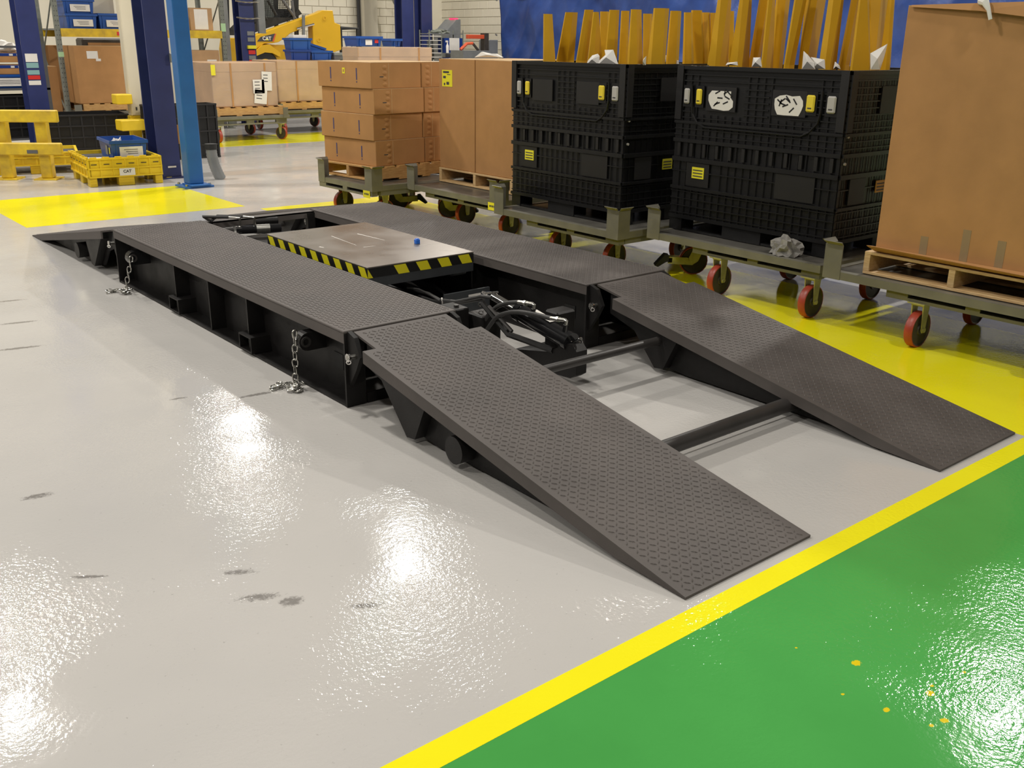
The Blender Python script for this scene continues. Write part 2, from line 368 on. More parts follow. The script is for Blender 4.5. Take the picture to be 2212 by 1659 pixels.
for side, (x0, x1) in enumerate([(0, WD), (SX, SX + WD)]):
    rail = wp(bx((x0, Y0, H - .012), (x1, Y1, H)), 'track_rail', 'tread_steel', plat, bevel=.003)
    lugs((x0, x1, Y0, Y1, None), lambda y: H, rail)
    for xa, xb in ((x0, x0 + .012), (x1 - .012, x1)):
        wp(bx((xa, Y0 + .001, H - .058), (xb, Y1 - .001, H - .0115)), 'edge_lip', 'tread_steel', rail)
    for s, xw in ((1, x0 + WEB), (-1, x1 - WEB)):
        wp(bx((xw, Y0 + .02, .012), (xw + s * .012, Y1 - .02, H - .012)), 'web_plate', 'black_steel', rail)
        xo = x0 if s > 0 else x1
        wp(bx((xo + s * .004, Y0 + .012, .0015), (xw, Y1 - .012, .014)), 'base_flange', 'black_steel', rail)
        for yy in (4.13, 3.62, 3.115):
            wp(bx((xo + s * .012, yy - .012, .014), (xw, yy, H - .012)), 'stiffener', 'black_steel', rail)
        for yy in (4.19, 3.185):                                   # fork pocket tube
            m = MB(); xa, xb = sorted((xo - s * .012, xw)); t = .008; h0, h1 = .016, .105; ya, yb = yy - .15, yy
            m.box((xa, ya, h0), (xb, yb, h0 + t)).box((xa, ya, h1 - t), (xb, yb, h1)).box((xa, ya, h0 + t), (xb, ya + t, h1 - t)).box((xa, yb - t, h0 + t), (xb, yb, h1 - t))
            wp(m, 'fork_pocket', 'black_steel', rail)
        for yc in ((2.44, 4.80) if (s > 0) == (side == 0) else ()):   # lifting lug with eye, outer side only
            m = MB(); prof = []
            for k in range(9):
                a = -PI / 2 + PI * k / 8; prof.append((xo - s * (.0 + .045 * math.cos(a)), .235 + .045 * math.sin(a)))
            prof = [(xw, .19)] + prof + [(xw, .28)]
            m.prism(prof, 'y', yc - .03, yc + .03)
            wp(m, 'lifting_lug', 'gloss_black' if yc > 4 else 'black_steel', rail)
            wp(MB().disc_ring((xo - s * .012, yc - .032, .237), (0, 1, 0), .016, .026, .006), 'lug_eye', 'dark_bar', rail, True)
        wp(bx((xw - s * .004, 2.25, .115), (xw + s * .001, 2.335, .19)), 'web_opening', 'rubber', rail)
    # end plates and hinge ears
    for yh, d in ((Y0, -1), (Y1, 1)):
        ya, yb = sorted((yh, yh - d * .012))
        for xa, xb in ((x0 + .002, x0 + .105), (x1 - .105, x1 - .002)):
            wp(bx((xa, ya, .002), (xb, yb, H - .0125)), 'end_plate', 'black_steel', rail)
        wp(bx((x0 + .11, ya, .002), (x1 - .11, yb, .05)), 'sill_bar', 'black_steel', rail)
        for xa in (x0 + .018, x1 - .040):
            m = MB(); m.prism([(yh, .10), (yh + d * .07, .20), (yh + d * .105, .265), (yh + d * .06, H - .02), (yh + d * .01, H - .004), (yh, H - .004)], 'x', xa, xa + .022)
            wp(m, 'hinge_ear', 'black_steel', rail)
            xc = xa - .012 if xa < x0 + .1 else xa + .034; o = -1 if xa < x0 + .1 else 1
            pin = wp(MB().cyl((xc - o * .04, yh + d * .062, .262), (xc + o * .028, yh + d * .062, .262), .012, 12), 'hinge_pin', 'zinc', rail, True)
            wp(MB().disc_ring((xc + o * .022, yh + d * .062, .262), (1, 0, 0), .012, .020, .005, 12), 'pin_ring', 'chrome', rail, True)
            wp(MB().disc_ring((xc + o * .030, yh + d * .062 - .015, .248), (.6, .8, .2), .008, .012, .003, 12), 'clip_ring', 'chrome', rail, True)

def ramp(x0, x1, yh, yt):
    """ramp from the hinge line yh down to the toe line yt"""
    d = 1 if yt > yh else -1; L = abs(yt - yh)
    zt = lambda y: .010 + (H - .004 - .010) * (1 - abs(y - yh) / L)
    ya = yh + d * .012; yn = yh + d * .20; NT = .068
    pts = [(x0 + NT, ya), (x1 - NT, ya), (x1 - NT, yn), (x1, yn), (x1, yt), (x0, yt), (x0, yn), (x0 + NT, yn)]
    m = MB(); n = len(pts)
    vs = [(x, y, zt(y)) for x, y in pts] + [(x, y, max(.0008, zt(y) - .011)) for x, y in pts]
    m.add(vs, [(0, 1, 2, 7), (7, 2, 3, 4, 5, 6), (8, 15, 10, 9), (15, 14, 13, 12, 11, 10)] + [(i, (i + 1) % n, (i + 1) % n + n, i + n) for i in range(n)])
    r = wp(m, 'ramp', 'tread_steel', plat)
    lo, hi = min(yh, yt), max(yh, yt)
    lugs((x0, x1, lo, hi, lambda x, y: (abs(y - yh) > .22 or x0 + NT + .015 < x < x1 - NT - .015) and abs(y - yh) > .03), lambda y: zt(y), r)
    for s, xo in ((1, x0), (-1, x1)):
        a, b = sorted((xo, xo + s * .012)); m = MB()
        y3 = yt - d * .30
        prof = [(yn, zt(yn) - .0105), (yt, .0012), (y3, zt(y3) - .05), (yn, zt(yn) - .056)]
        wp(m.prism(prof, 'x', a, b), 'side_lip', 'tread_steel', r)
        xw = xo + s * .075; a, b = sorted((xw, xw + s * .012))
        q = lambda k: yh + d * (LR - k) * L / LR                    # k measured from the toe
        wp(MB().prism([(q(.15), zt(q(.15)) - .012), (q(.32), .012), (q(1.40), .012), (q(1.62), .035), (q(1.75), .16), (q(1.95), .22), (q(1.95), zt(q(1.95)) - .012)], 'x', a, b), 'ramp_web', 'black_steel', r)
        a, b = sorted((xo + s * .020, xw)); m = MB()                 # triangular gusset under the lip
        m.prism([(q(1.78), zt(q(1.78)) - .057), (q(1.42), zt(q(1.42)) - .057), (q(1.50), .030), (q(1.56), .022)], 'x', a, b)
        wp(m, 'gusset', 'black_steel', r)
    return r, zt
for x0, x1 in ((-EE, WD), (SX, SX + WD + EE)):
    for yh, yt in ((Y0, 0.0), (Y1, Y2)):
        r, zt = ramp(x0, x1, yh, yt)
        so = -1 if x0 < .5 else 1; xo = x0 if x0 < .5 else x1
        ys = 1.205 if yt < yh else Y1 + (LR - 1.205)
        st = wp(MB().tube([(xo - so * .075, ys, .085), (xo - so * .005, ys, .085)], .058, 20), 'tube_stub', 'black_steel', r, True)
for yb, zb, rb in ((1.54, .173, .0215), (.745, .062, .034), (Y1 + .52, .173, .0215), (Y1 + 1.32, .062, .034)):
    wp(MB().tube([(WD - .076, yb, zb), (SX + .076, yb, zb)], rb, 20), 'cross_bar', 'dark_bar', plat, True)
    for xx, s in ((SX + .074, -1), (WD - .074, 1)):
        wp(MB().disc_ring((xx + s * .004, yb, zb), (1, 0, 0), rb, rb + .01, .005), 'weld_collar', 'black_steel', plat, True)
m = bx((WD, Y1 - .05, H - .058), (SX, Y1 - .035, H - .012)).box((WD, Y1 - .05, H - .022), (SX, Y1 + .03, H - .010)); wp(m, 'cross_beam', 'tread_steel', plat)
for xx in (WD - .004, SX - .06):
    wp(bx((xx, Y1 - .06, .03), (xx + .064, Y1 - .02, H - .02)), 'beam_bracket', 'black_steel', plat)
wp(bx((WD + .04, 2.12, .004), (SX - .04, 2.18, .05)), 'floor_tie', 'black_steel', plat)

# ------------------------------------------------------------------ scissor lift table between the tracks
tx0, tx1, ty0, ty1, TZ = .687, 1.433, 2.985, 4.235, .402
tb = thing('scissor_lift_table', 'steel topped scissor lift table edged with black and yellow hazard stripes', 'lift table', ((tx0 + tx1) / 2, (ty0 + ty1) / 2, 0))
top = wp(bx((tx0, ty0, TZ - .008), (tx1, ty1, TZ)), 'table_top', 'table_steel', tb, bevel=.002, label='bare steel table top with scratches')
wp(bx((tx0 + .003, ty0 + .003, TZ - .118), (tx1 - .003, ty1 - .003, TZ - .0085)), 'table_skirt', 'lift_grey', tb)
tz0, tz1 = TZ - .064, TZ - .010
band = wp(bx((tx0 + .0015, ty0 + .0015, tz0), (tx1 - .0015, ty1 - .0015, tz1)), 'hazard_band', 'tape_black', tb)
p = .151
for k in range(5):                                        # end face stripes
    a = tx0 + .0 + k * p; pts = [(a - .005 + .028, tz1), (a + .075 + .028, tz1), (a + .075 + .055, tz0), (a + .055, tz0)]
    pts = [(min(max(u, tx0 + .002), tx1 - .002), v) for u, v in pts]
    if k == 0: pts = [(tx0 + .002, tz1), (tx0 + .035, tz0), (tx0 + .002, tz0)]
    wp(MB().prism(pts, 'y', ty0 + .0005, ty0 + .0016), 'hazard_stripe', 'tape_yellow', band)
for k in range(9):                                        # long side stripes
    a = ty0 + k * .142; pts = [(a + .0, tz0), (a + .07, tz0), (a + .105, tz1), (a + .035, tz1)]
    pts = [(min(max(u, ty0 + .002), ty1 - .002), v) for u, v in pts]
    wp(MB().prism(pts, 'x', tx0 + .0005, tx0 + .0016), 'hazard_stripe', 'tape_yellow', band)
for xx in (tx0 + .06, tx1 - .10):
    for a, b in (((ty0 + .10, .07), (ty1 - .12, TZ - .13)), ((ty0 + .10, TZ - .13), (ty1 - .12, .07))):
        m = MB(); M = Matrix.Translation((xx, 0, 0)); dz = .03
        m.hexa([(xx, a[0], a[1] - dz), (xx + .03, a[0], a[1] - dz), (xx + .03, b[0], b[1] - dz), (xx, b[0], b[1] - dz), (xx, a[0], a[1] + dz), (xx + .03, a[0], a[1] + dz), (xx + .03, b[0], b[1] + dz), (xx, b[0], b[1] + dz)])
        wp(m, 'scissor_arm', 'lift_grey', tb); xx += .032
    xx -= .064
    wp(MB().cyl((xx, ty0 + .10, TZ - .135), (xx + .1, ty0 + .10, TZ - .135), .022, 12), 'arm_roller', 'grey_metal', tb, True)
wp(bx((tx0 + .02, ty0 - .02, .004), (tx1 - .01, ty1 - .05, .07)), 'base_frame', 'lift_grey', tb)
wp(bx((1.10, ty0 - .16, .11), (1.43, ty0 - .145, .215)), 'data_plate_bracket', 'lift_grey', tb)
wp(bx((1.10, ty0 - .16, .07), (1.43, ty0 - .02, .11)), 'bracket_foot', 'lift_grey', tb)
wp(bx((1.27, ty0 - .163, .178), (1.36, ty0 - .1605, .19)), 'data_plate', 'paper', tb)
for (xa_, ya_), (xb_, yb_), wv_ in [((772, 505), (831, 519), .004), (((716), 510), (770, 530), .0025), ((785, 534), (812, 531), .003), ((905, 530), (950, 526), .002), ((950, 540), (1000, 545), .002), ((690, 533), (700, 535), .006)]:
    a = gp(xa_, ya_, TZ); b = gp(xb_, yb_, TZ); d_ = (b - a).normalized(); nn = Vector((-d_.y, d_.x, 0)) * wv_
    m = MB().prism([((a + nn).x, (a + nn).y), ((a - nn).x, (a - nn).y), ((b - nn * .4).x, (b - nn * .4).y), ((b + nn * .4).x, (b + nn * .4).y)], 'z', TZ, TZ + .0006); wp(m, 'scratch_mark', 'paper', top)
g = gp(901, 523, TZ + .01)
tag(bx((-.014, -.014, 0), (.014, .014, .028)).prism([(-.010, -.010), (.010, -.010), (.010, .010), (-.010, .010)], 'z', .028, .033).build('plastic_block', 'blue_tip', None, bevel=.002, loc=(g.x, g.y, TZ)), 'tiny bright blue plastic block lying on the lift table', 'block')

# ------------------------------------------------------------------ hydraulic ram assembly at the near end
CX = 1.05
hy = thing('hydraulic_ram', 'black hydraulic ram with chrome rod and hoses between the near ramps', 'hydraulic ram', (CX, 1.9, 0))
def P(x, y, X=CX): return px(x, y, X)
A = P(1066, 640); B = P(1238, 742); ax = (B - A)
rod_e = A + ax * .33
wp(MB().cyl(A - ax * .0, rod_e, .022, 16), 'piston_rod', 'chrome', hy, True)
wp(MB().tube([A - ax * .05, A - ax * .05 + Vector((0, 0, .0)), A + ax * .02], .028, 14), 'rod_clevis', 'black_steel', hy, True)
wp(MB().tube([rod_e, rod_e + ax * .05, rod_e + ax * .051, A + ax * .93, A + ax * .935, A + ax * .98], [.050, .050, .045, .045, .050, .050], 24), 'barrel', 'gloss_black', hy, True)
me = wp(bx((-.02, -.075, 0), (.02, .075, .002)), 'barrel_sticker', 'paper', hy)
Mq = Matrix.Translation(A + ax * .62 + Vector((.002, -.012, .047))) @ ax.to_track_quat('-Y', 'Z').to_matrix().to_4x4(); me.matrix_parent_inverse = hy.matrix_basis.inverted() @ Mq
def ring(c, a, r, t=.0028, name='pin_ring'): return wp(MB().disc_ring(c, a, r - t, r + t, t, 16), name, 'chrome', hy, True)
wp(MB().cyl(P(1213, 752), P(1256, 731), .007, 10), 'clevis_pin', 'chrome', hy, True)
ring(P(1219, 751), (1, .4, .2), .017); ring(P(1253, 736), (1, .2, .5), .012); ring(P(1233, 742), (.3, 1, .2), .012)
ring(P(1047, 633), (1, .3, 1.2), .015); ring(P(1069, 631), (.2, .3, 1), .015); ring(P(1038, 658), (.6, .8, .3), .012)
wp(MB().cyl(P(1045, 633), P(1075, 631), .006, 10), 'top_pin', 'chrome', hy, True)
# elbows and hoses
for (ex, ey), pts, Xh in [((1154, 657), [(1120, 653), (1095, 655), (1072, 664), (1052, 684), (1040, 708)], .985), ((1224, 692), [(1190, 688), (1150, 678), (1110, 674), (1075, 684), (1052, 712)], .965)]:
    e0 = P(ex, ey, Xh); b0 = P(ex - 4, ey + 24, Xh); h0 = P(*pts[0], Xh)
    wp(MB().tube([b0, b0.lerp(e0, .6)], .013, 10), 'fitting_base', 'gloss_black', hy, True)
    wp(MB().tube([b0.lerp(e0, .35), b0.lerp(e0, .95), e0.lerp(h0, .12), h0], [.009, .009, .010, .011], 12), 'elbow_fitting', 'zinc', hy, True)
    wp(MB().disc_ring(e0.lerp(h0, .55), h0 - e0, .008, .015, .008, 6), 'fitting_nut', 'zinc', hy)
    hp = [h0] + [P(*q, Xh) for q in pts[1:]]
    sm = []
    for i in range(len(hp) - 1):
        p0, p1, p2, p3 = hp[max(i - 1, 0)], hp[i], hp[i + 1], hp[min(i + 2, len(hp) - 1)]
        for s in range(5):
            t = s / 5; sm.append(.5 * ((2 * p1) + (p2 - p0) * t + (2 * p0 - 5 * p1 + 4 * p2 - p3) * t * t + (3 * p1 - p0 - 3 * p2 + p3) * t ** 3))
    sm.append(hp[-1]); wp(MB().tube(sm, .0115, 10), 'hose', 'hose', hy, True)
for pts, r, Xh, mm in [([(895, 626), (925, 634), (950, 648), (985, 652), (1010, 647), (1040, 640), (1062, 643)], .010, 1.0, 'hose'),
                       ([(905, 640), (935, 650), (965, 655), (1000, 653), (1045, 645)], .010, 1.03, 'hose'), ([(880, 622), (905, 625), (935, 640), (950, 650)], .006, .98, 'hose')]:
    hp = [P(*q, Xh) for q in pts]; wp(MB().tube(hp, r, 8), 'supply_hose', mm, hy, True)
wp(MB().disc_ring(P(955, 650, 1.0), (1, -.6, .1), .014, .019, .003, 12), 'cable_tie', 'paper', hy, True)
# mast and arm plates
m = MB(); prof = [(1085, 760), (1130, 752), (1195, 757), (1235, 740), (1248, 742), (1257, 758), (1255, 808), (1243, 814), (1190, 800), (1090, 795)]
prof = [P(*q) for q in prof]; wp(m.prism([(q.y, max(.006, q.z)) for q in prof], 'x', CX - .035, CX + .035), 'foot_plate', 'black_steel', hy)
q0, q1, q2 = P(1042, 655, .98), P(1098, 722, .98), P(1195, 757, 1.02)
wp(MB().tube([q0, q1, q2], .016, 6), 'lift_arm', 'black_steel', hy)
wp(MB().tube([P(1056, 662, .97), P(1106, 716, .97)], .010, 6), 'brace_bar', 'dark_bar', hy)
a = P(1045, 665, 1.0); wp(bx((.96, a.y - .04, .004), (1.09, a.y + .10, a.z - .035)), 'pivot_block', 'black_steel', hy, bevel=.008)
a = P(1002, 660, .95); wp(bx((.86, a.y - .05, .004), (.95, a.y + .10, a.z)), 'pump_block', 'black_steel', hy, bevel=.006)
wp(MB().cyl((.90, a.y, a.z - .002), (.90, a.y, a.z + .012), .014, 6), 'bolt_head', 'dark_bar', hy)
a = P(1190, 672, 1.15); wp(bx((1.15, a.y - .05, .004), (1.28, a.y + .05, a.z)), 'valve_block', 'black_steel', hy, bevel=.01)
# ------------------------------------------------------------------ second ram at the far end
h2 = thing('hydraulic_ram', 'small far hydraulic ram with elbow fittings behind the lift table', 'hydraulic ram', (.9, 4.8, 0))
zc = .30
a = gp(510, 497, zc); b = gp(607, 492, zc)
wp(MB().tube([a, b], .030, 14), 'barrel', 'gloss_black', h2, True)
wp(MB().tube([a.lerp(b, .45), a.lerp(b, .75)], .033, 14), 'gland', 'zinc', h2, True)
wp(MB().tube([a.lerp(b, -.05), a.lerp(b, .12)], .030, 10), 'end_cap', 'chrome', h2, True)
for t in (.10, .42):
    c = a.lerp(b, t); wp(MB().tube([c + Vector((0, 0, .02)), c + Vector((0, 0, .085)), c + Vector((-.06, .05, .09))], .010, 10), 'elbow_fitting', 'zinc', h2, True)
    wp(MB().tube([c + Vector((-.06, .05, .09)), c + Vector((-.2, .18, .09)), gp(455, 478, .36)], .011, 8), 'hose', 'hose', h2, True)
wp(MB().tube([gp(463, 484, .32), gp(600, 476, .32)], .028, 14), 'side_tube', 'black_steel', h2, True)
wp(bx((.80, 4.45, .004), (1.30, 5.05, .24)), 'support_block', 'black_steel', h2, bevel=.01)

# ------------------------------------------------------------------ chains
def chain(top, floor_c, label, nh, heap, seed):
    t = thing('chain', label, 'chain', floor_c, 0, 'chains hanging from the near track'); rnd = random.Random(seed)
    L, W, r = .040, .0135, .0042
    pts = [(W * math.cos(a), 0, W * math.sin(a) + (L / 2 - W if math.sin(a) >= 0 else -(L / 2 - W))) for a in [2 * PI * k / 12 for k in range(12)]]
    me = MB().tube(pts, r, 6, closed=True).mesh('link', 'zinc', True)
    fc = Vector(floor_c); top = Vector(top); st = (L - 2.4 * r)
    n = max(2, int((top.z - .01) / st))
    for k in range(n):
        p = top.lerp(Vector((fc.x + .004, fc.y, .012)), k / (n - 1)) - fc
        inst('link', me, t, p, (0, rnd.uniform(-.1, .1), (k % 2) * PI / 2 + rnd.uniform(-.3, .3)))
    for k in range(heap):
        a = k * 2.1 + rnd.random() * .8; rr = .012 + .065 * math.sqrt((k + .5) / heap)
        inst('link', me, t, (rr * math.cos(a) - .030, rr * math.sin(a) * 1.1, .006 + .012 * (k % 3) * (1 - k / heap)), (PI / 2 + rnd.uniform(-.4, .4), rnd.uniform(-.3, .3), rnd.uniform(0, 6)))
chain(px(637, 722, -.045), (-.050, 2.475, 0), 'steel chain hanging near the hinge with a heap on the floor', 0, 26, 1)
chain(px(283, 560, -.045), (-.060, 4.86, 0), 'steel chain hanging at the far lifting lug with a small heap', 0, 18, 2)

# ================================================================== CARTS (wheeled dollies)
DZ = 0.350                      # deck top
def caster_meshes():
    d = {}
    n = 24; R, wd = .103, .024
    prof = [(.03, -wd), (R - .022, -wd), (R - .022, wd), (.03, wd)]
    hub = MB(); ax = 'y'
    def lathe(prof):
        m = MB(); k = len(prof)
        vs = [(r * math.cos(2 * PI * j / n), y, r * math.sin(2 * PI * j / n)) for r, y in prof for j in range(n)]
        return m.add(vs, [(q * n + j, q * n + (j + 1) % n, ((q + 1) % k) * n + (j + 1) % n, ((q + 1) % k) * n + j) for q in range(k) for j in range(n)])
    d['wheel'] = lathe([(.0, -wd * .8), (.03, -wd * 1.05), (.034, -wd * .7), (R - .016, -wd * .7), (R - .0085, -wd), (R - .0085, wd), (R - .016, wd * .7), (.034, wd * .7), (.03, wd * 1.05), (.0, wd * .8)]).mesh('wheel', 'wheel_dark', True)
    d['tire'] = lathe([(R - .008, -wd * 1.02), (R - .003, -wd), (R, -wd * .8), (R, wd * .8), (R - .003, wd), (R - .008, wd * 1.02)]).mesh('tire', 'wheel_red', True)
    f = MB()
    for s in (-1, 1):
        a, b = sorted((s * .030, s * .036))
        f.prism([(-.034, .148), (.034, .148), (.020, .01), (.012, -.016), (-.012, -.016), (-.020, .01)], 'y', a, b)
        f.cyl((0, s * .026, 0), (0, s * .044, 0), .014, 10)
    f.box((-.036, -.038, .138), (.036, .038, .148)).box((-.058, -.05, .150), (.058, .05, .158)).cyl((0, 0, .146), (0, 0, .152), .034, 14)
    d['fork'] = f.mesh('caster', 'zinc_yellow')
    g = MB()                                           # swivel caster with an offset yoke and a brake lever
    for s in (-1, 1):
        a, b = sorted((s * .030, s * .036))
        g.prism([(.09, .148), (.02, .148), (-.045, .015), (-.012, -.030), (.03, .0)], 'y', a, b)
        g.prism([(-.045, .025), (-.19, .030), (-.19, -.020), (-.012, -.030)], 'y', a, b)
    g.box((-.01, -.038, .138), (.10, .038, .148)).box((-.01, -.05, .150), (.11, .05, .158))
    g.box((-.19, -.036, -.012), (-.16, .036, .022))
    d['yoke'] = g.mesh('caster', 'zinc_yellow')
    d['pedal'] = MB().prism([(-.185, .040), (-.215, .045), (-.285, -.035), (-.262, -.045), (-.205, -.008), (-.185, -.005)], 'y', -.042, .042).mesh('brake_pedal', 'rubber')
    d['wheel_big'] = d['wheel']
    return d
CM = caster_meshes()
def caster(parent, x, y, rz=0.0, brake=False):
    c = inst('caster', CM['yoke' if brake else 'fork'], parent, (x, y, .103), (0, 0, rz))
    inst('wheel', CM['wheel'], c); inst('tire', CM['tire'], c)
    if brake: inst('brake_pedal', CM['pedal'], c)
    return c
def guide_mesh(h=.155, wd=.115):
    m = MB(); t = .007                                  # V corner guide, corner at origin, arms along +x and +y, flared top
    m.box((0, 0, -.048), (wd, t, h)).box((0, t, -.048), (t, wd, h))
    m.hexa([(.012, 0, h), (wd, 0, h), (wd, t, h), (.012, t, h), (.0, -.026, h + .020), (wd + .006, -.026, h + .020), (wd + .006, -.026 + t, h + .022), (.0, -.026 + t, h + .022)])
    m.hexa([(0, .012, h), (t, .012, h), (t, wd, h), (0, wd, h), (-.026, 0, h + .020), (-.026 + t, 0, h + .022), (-.026 + t, wd + .006, h + .022), (-.026, wd + .006, h + .020)])
    return m.mesh('corner_guide', 'cart_grey')
GUIDE = guide_mesh()
def cart(label, x, y, L=1.42, W=1.30, rz=0.0, guides=(1, 1, 1, 1), under=(0.02, 1.02), casters=(), flush=False, tag_at=None, slots=True, ltd=.016):
    t = thing('platform_cart', label, 'cart', (x, y, 0), rz, 'grey wheeled platform carts')
    bx((.006, .006, DZ - .010), (W - .006, L - .006, DZ - .003)).build('deck_plate', 'deck_grey', t)
    m = MB(); lip = .046                                # rim angle
    m.box((0, 0, DZ - lip), (.007, L, DZ)).box((W - .007, 0, DZ - lip), (W, L, DZ)).box((.007, 0, DZ - lip), (W - .007, .007, DZ)).box((.007, L - .007, DZ - lip), (W - .007, L, DZ))
    m.box((.007, .007, DZ - .003), (.045, L - .007, DZ + .001)).box((W - .045, .007, DZ - .003), (W - .007, L - .007, DZ + .001)).box((.045, .007, DZ - .003), (W - .045, .045, DZ + .001)).box((.045, L - .045, DZ - .003), (W - .045, L - .007, DZ + .001))
    m.build('deck_rim', 'cart_grey', t)
    z0, z1 = .258, DZ - .011
    u0, u1 = under
    for xs in ((.03 if not flush else .0005), W - .09):                              # slotted side channels under the deck
        m = MB(); xa, xb = xs, xs + .06
        hz0, hz1 = z0 + .018, z1 - .024
        m.box((xa, u0, z0), (xb, u1, hz0)).box((xa, u0, hz1), (xb, u1, z1))
        n = u1 - u0
        for a, b in ((0, .13), (.46, .54), (.87, 1.0)):
            m.box((xa, u0 + n * a, hz0), (xb, u0 + n * b, hz1))
        m.build('side_channel', 'cart_grey', t)
        xk = xa + .062 if xs < .5 else xa - .010
        bx((xk, u0 + .01, z0 + .004), (xk + .008, u1 - .01, z1 - .002)).build('slot_shade', 'rubber', t)  # black sheet added behind the slots, standing in for shade under the deck
    for ys in (u0, u1 - .06):
        bx((.095, ys, z0 + .002), (W - .095, ys + .06, z1)).build('end_channel', 'cart_grey', t)
    for (gx, gy, a), on in zip(((-.003, -.003, 0), (W + .003, -.003, PI / 2), (W + .003, L + .003, PI), (-.003, L + .003, -PI / 2)), guides):
        if on: inst('corner_guide', GUIDE, t, (gx, gy, DZ), (0, 0, a))
    for c in casters: caster(t, *c)
    if tag_at:
        yy, zz = tag_at; s = inst('number_tag', bx((-.003, -.055, -.032), (0, .055, .032)).mesh('number_tag', 'label_yellow'), t, (-.0045, yy, zz))
        for k, (a, b) in enumerate(((-.035, -.02), (-.015, .0), (.005, .014), (.019, .035))):
            inst('tag_print', bx((-.001, a, -.010), (0, b, .006)).mesh('tag_print', 'ink'), s, (-.003, 0, .004))
    return t
# the row of carts along the yellow strip (front side faces the platform)
cart('rightmost grey cart carrying the tall brown carton', 2.955, .14, 1.42, 1.30, guides=(0, 0, 1, 1), casters=((.075, .16), (.075, .83), (.80, .20), (.80, .86), (1.15, .5)), )
cart('grey cart under the black crate with torn white stickers', 3.005, 1.615, 1.415, 1.30, guides=(0, 0, 1, 1), casters=((.075, .09), (.075, .81), (.80, .12), (.86, .80), (.415, 1.33, -.685, True)))
cart('grey cart under the black crate beside the twin cartons', 2.765, 3.085, 1.385, 1.28, guides=(1, 1, 1, 1), casters=((.30, .32), (.30, .92), (.95, .25), (.95, .95)))
cart('grey cart with yellow tag carrying the two tall upright cartons', 2.955, 4.665, 1.345, 1.30, guides=(1, 1, 1, 1), under=(.02, 1.10), tag_at=(.07, .305), casters=((.30, .22), (.35, .92), (.95, .3), (.95, .95), (.42, 1.28, -.685 + PI, True)))
c1 = cart('grey cart under the stack of flat brown cartons', 2.575, 6.015, .925, 1.25, rz=.035, guides=(1, 0, 0, 1), under=(.004, .921), flush=True, tag_at=(.085, .275), casters=((.20, .82), (.20, .12), (.95, .12), (.95, .82), (.72, .62, -.62 + PI, True)))

# ================================================================== PALLETS
def pallet(label, x, y, z, W=1.02, L=1.10, rz=0.0, h=.130, m='wood', wx=None, group='wooden pallets on the carts'):
    """stringers run along x, deck boards along y"""
    t = thing('wooden_pallet', label, 'pallet', (x, y, z), rz, group); b = .016; sw = .038
    mm = m
    st = bx((0, 0, b), (W, sw, h - b)).mesh('stringer', mm, bevel=.002)
    for yy in (0, (L - sw) / 2, L - sw): inst('stringer', st, t, (0, yy, 0))
    tb = bx((0, 0, h - b), (.098, L, h)).mesh('deck_board', mm, bevel=.002)
    for k in range(7): inst('deck_board', tb, t, ((W - .098) * k / 6, 0, 0))
    bb = bx((0, 0, 0), (.098, L, b)).mesh('bottom_board', mm, bevel=.002)
    for k in range(4): inst('bottom_board', bb, t, ((W - .098) * k / 3, 0, 0))
    return t
pallet('pale wooden pallet under the tall brown carton', 3.035, .30, DZ + .001, 1.15, 1.055, m='wood_pale')
pallet('wooden pallet under the two tall upright cartons', 3.30, 4.90, DZ + .001, .95, 1.09, m='wood_pale')
pallet('wooden pallet under the stack of flat cartons', 2.765, 6.27, DZ + .001, .98, .84, rz=.115, m='wood')

# ================================================================== CARTONS
def carton(label, x, y, z, sx, sy, sz, rz=0.0, m='cardboard', name='carton', group=None, seam='y'):
    t = thing(name, label, 'box', (x, y, z), rz, group)
    bx((0, 0, 0), (sx, sy, sz)).build('carton_body', m, t, bevel=.004)
    # top flaps meeting in the middle
    for a, b in ((.001, .5 - .002 / sy), (.5 + .002 / sy, .999)):
        bx((.002, sy * a, sz), (sx - .002, sy * b, sz + .003)).build('flap', 'cardboard_edge' if m == 'cardboard' else m, t)
    return t
PT = DZ + .132
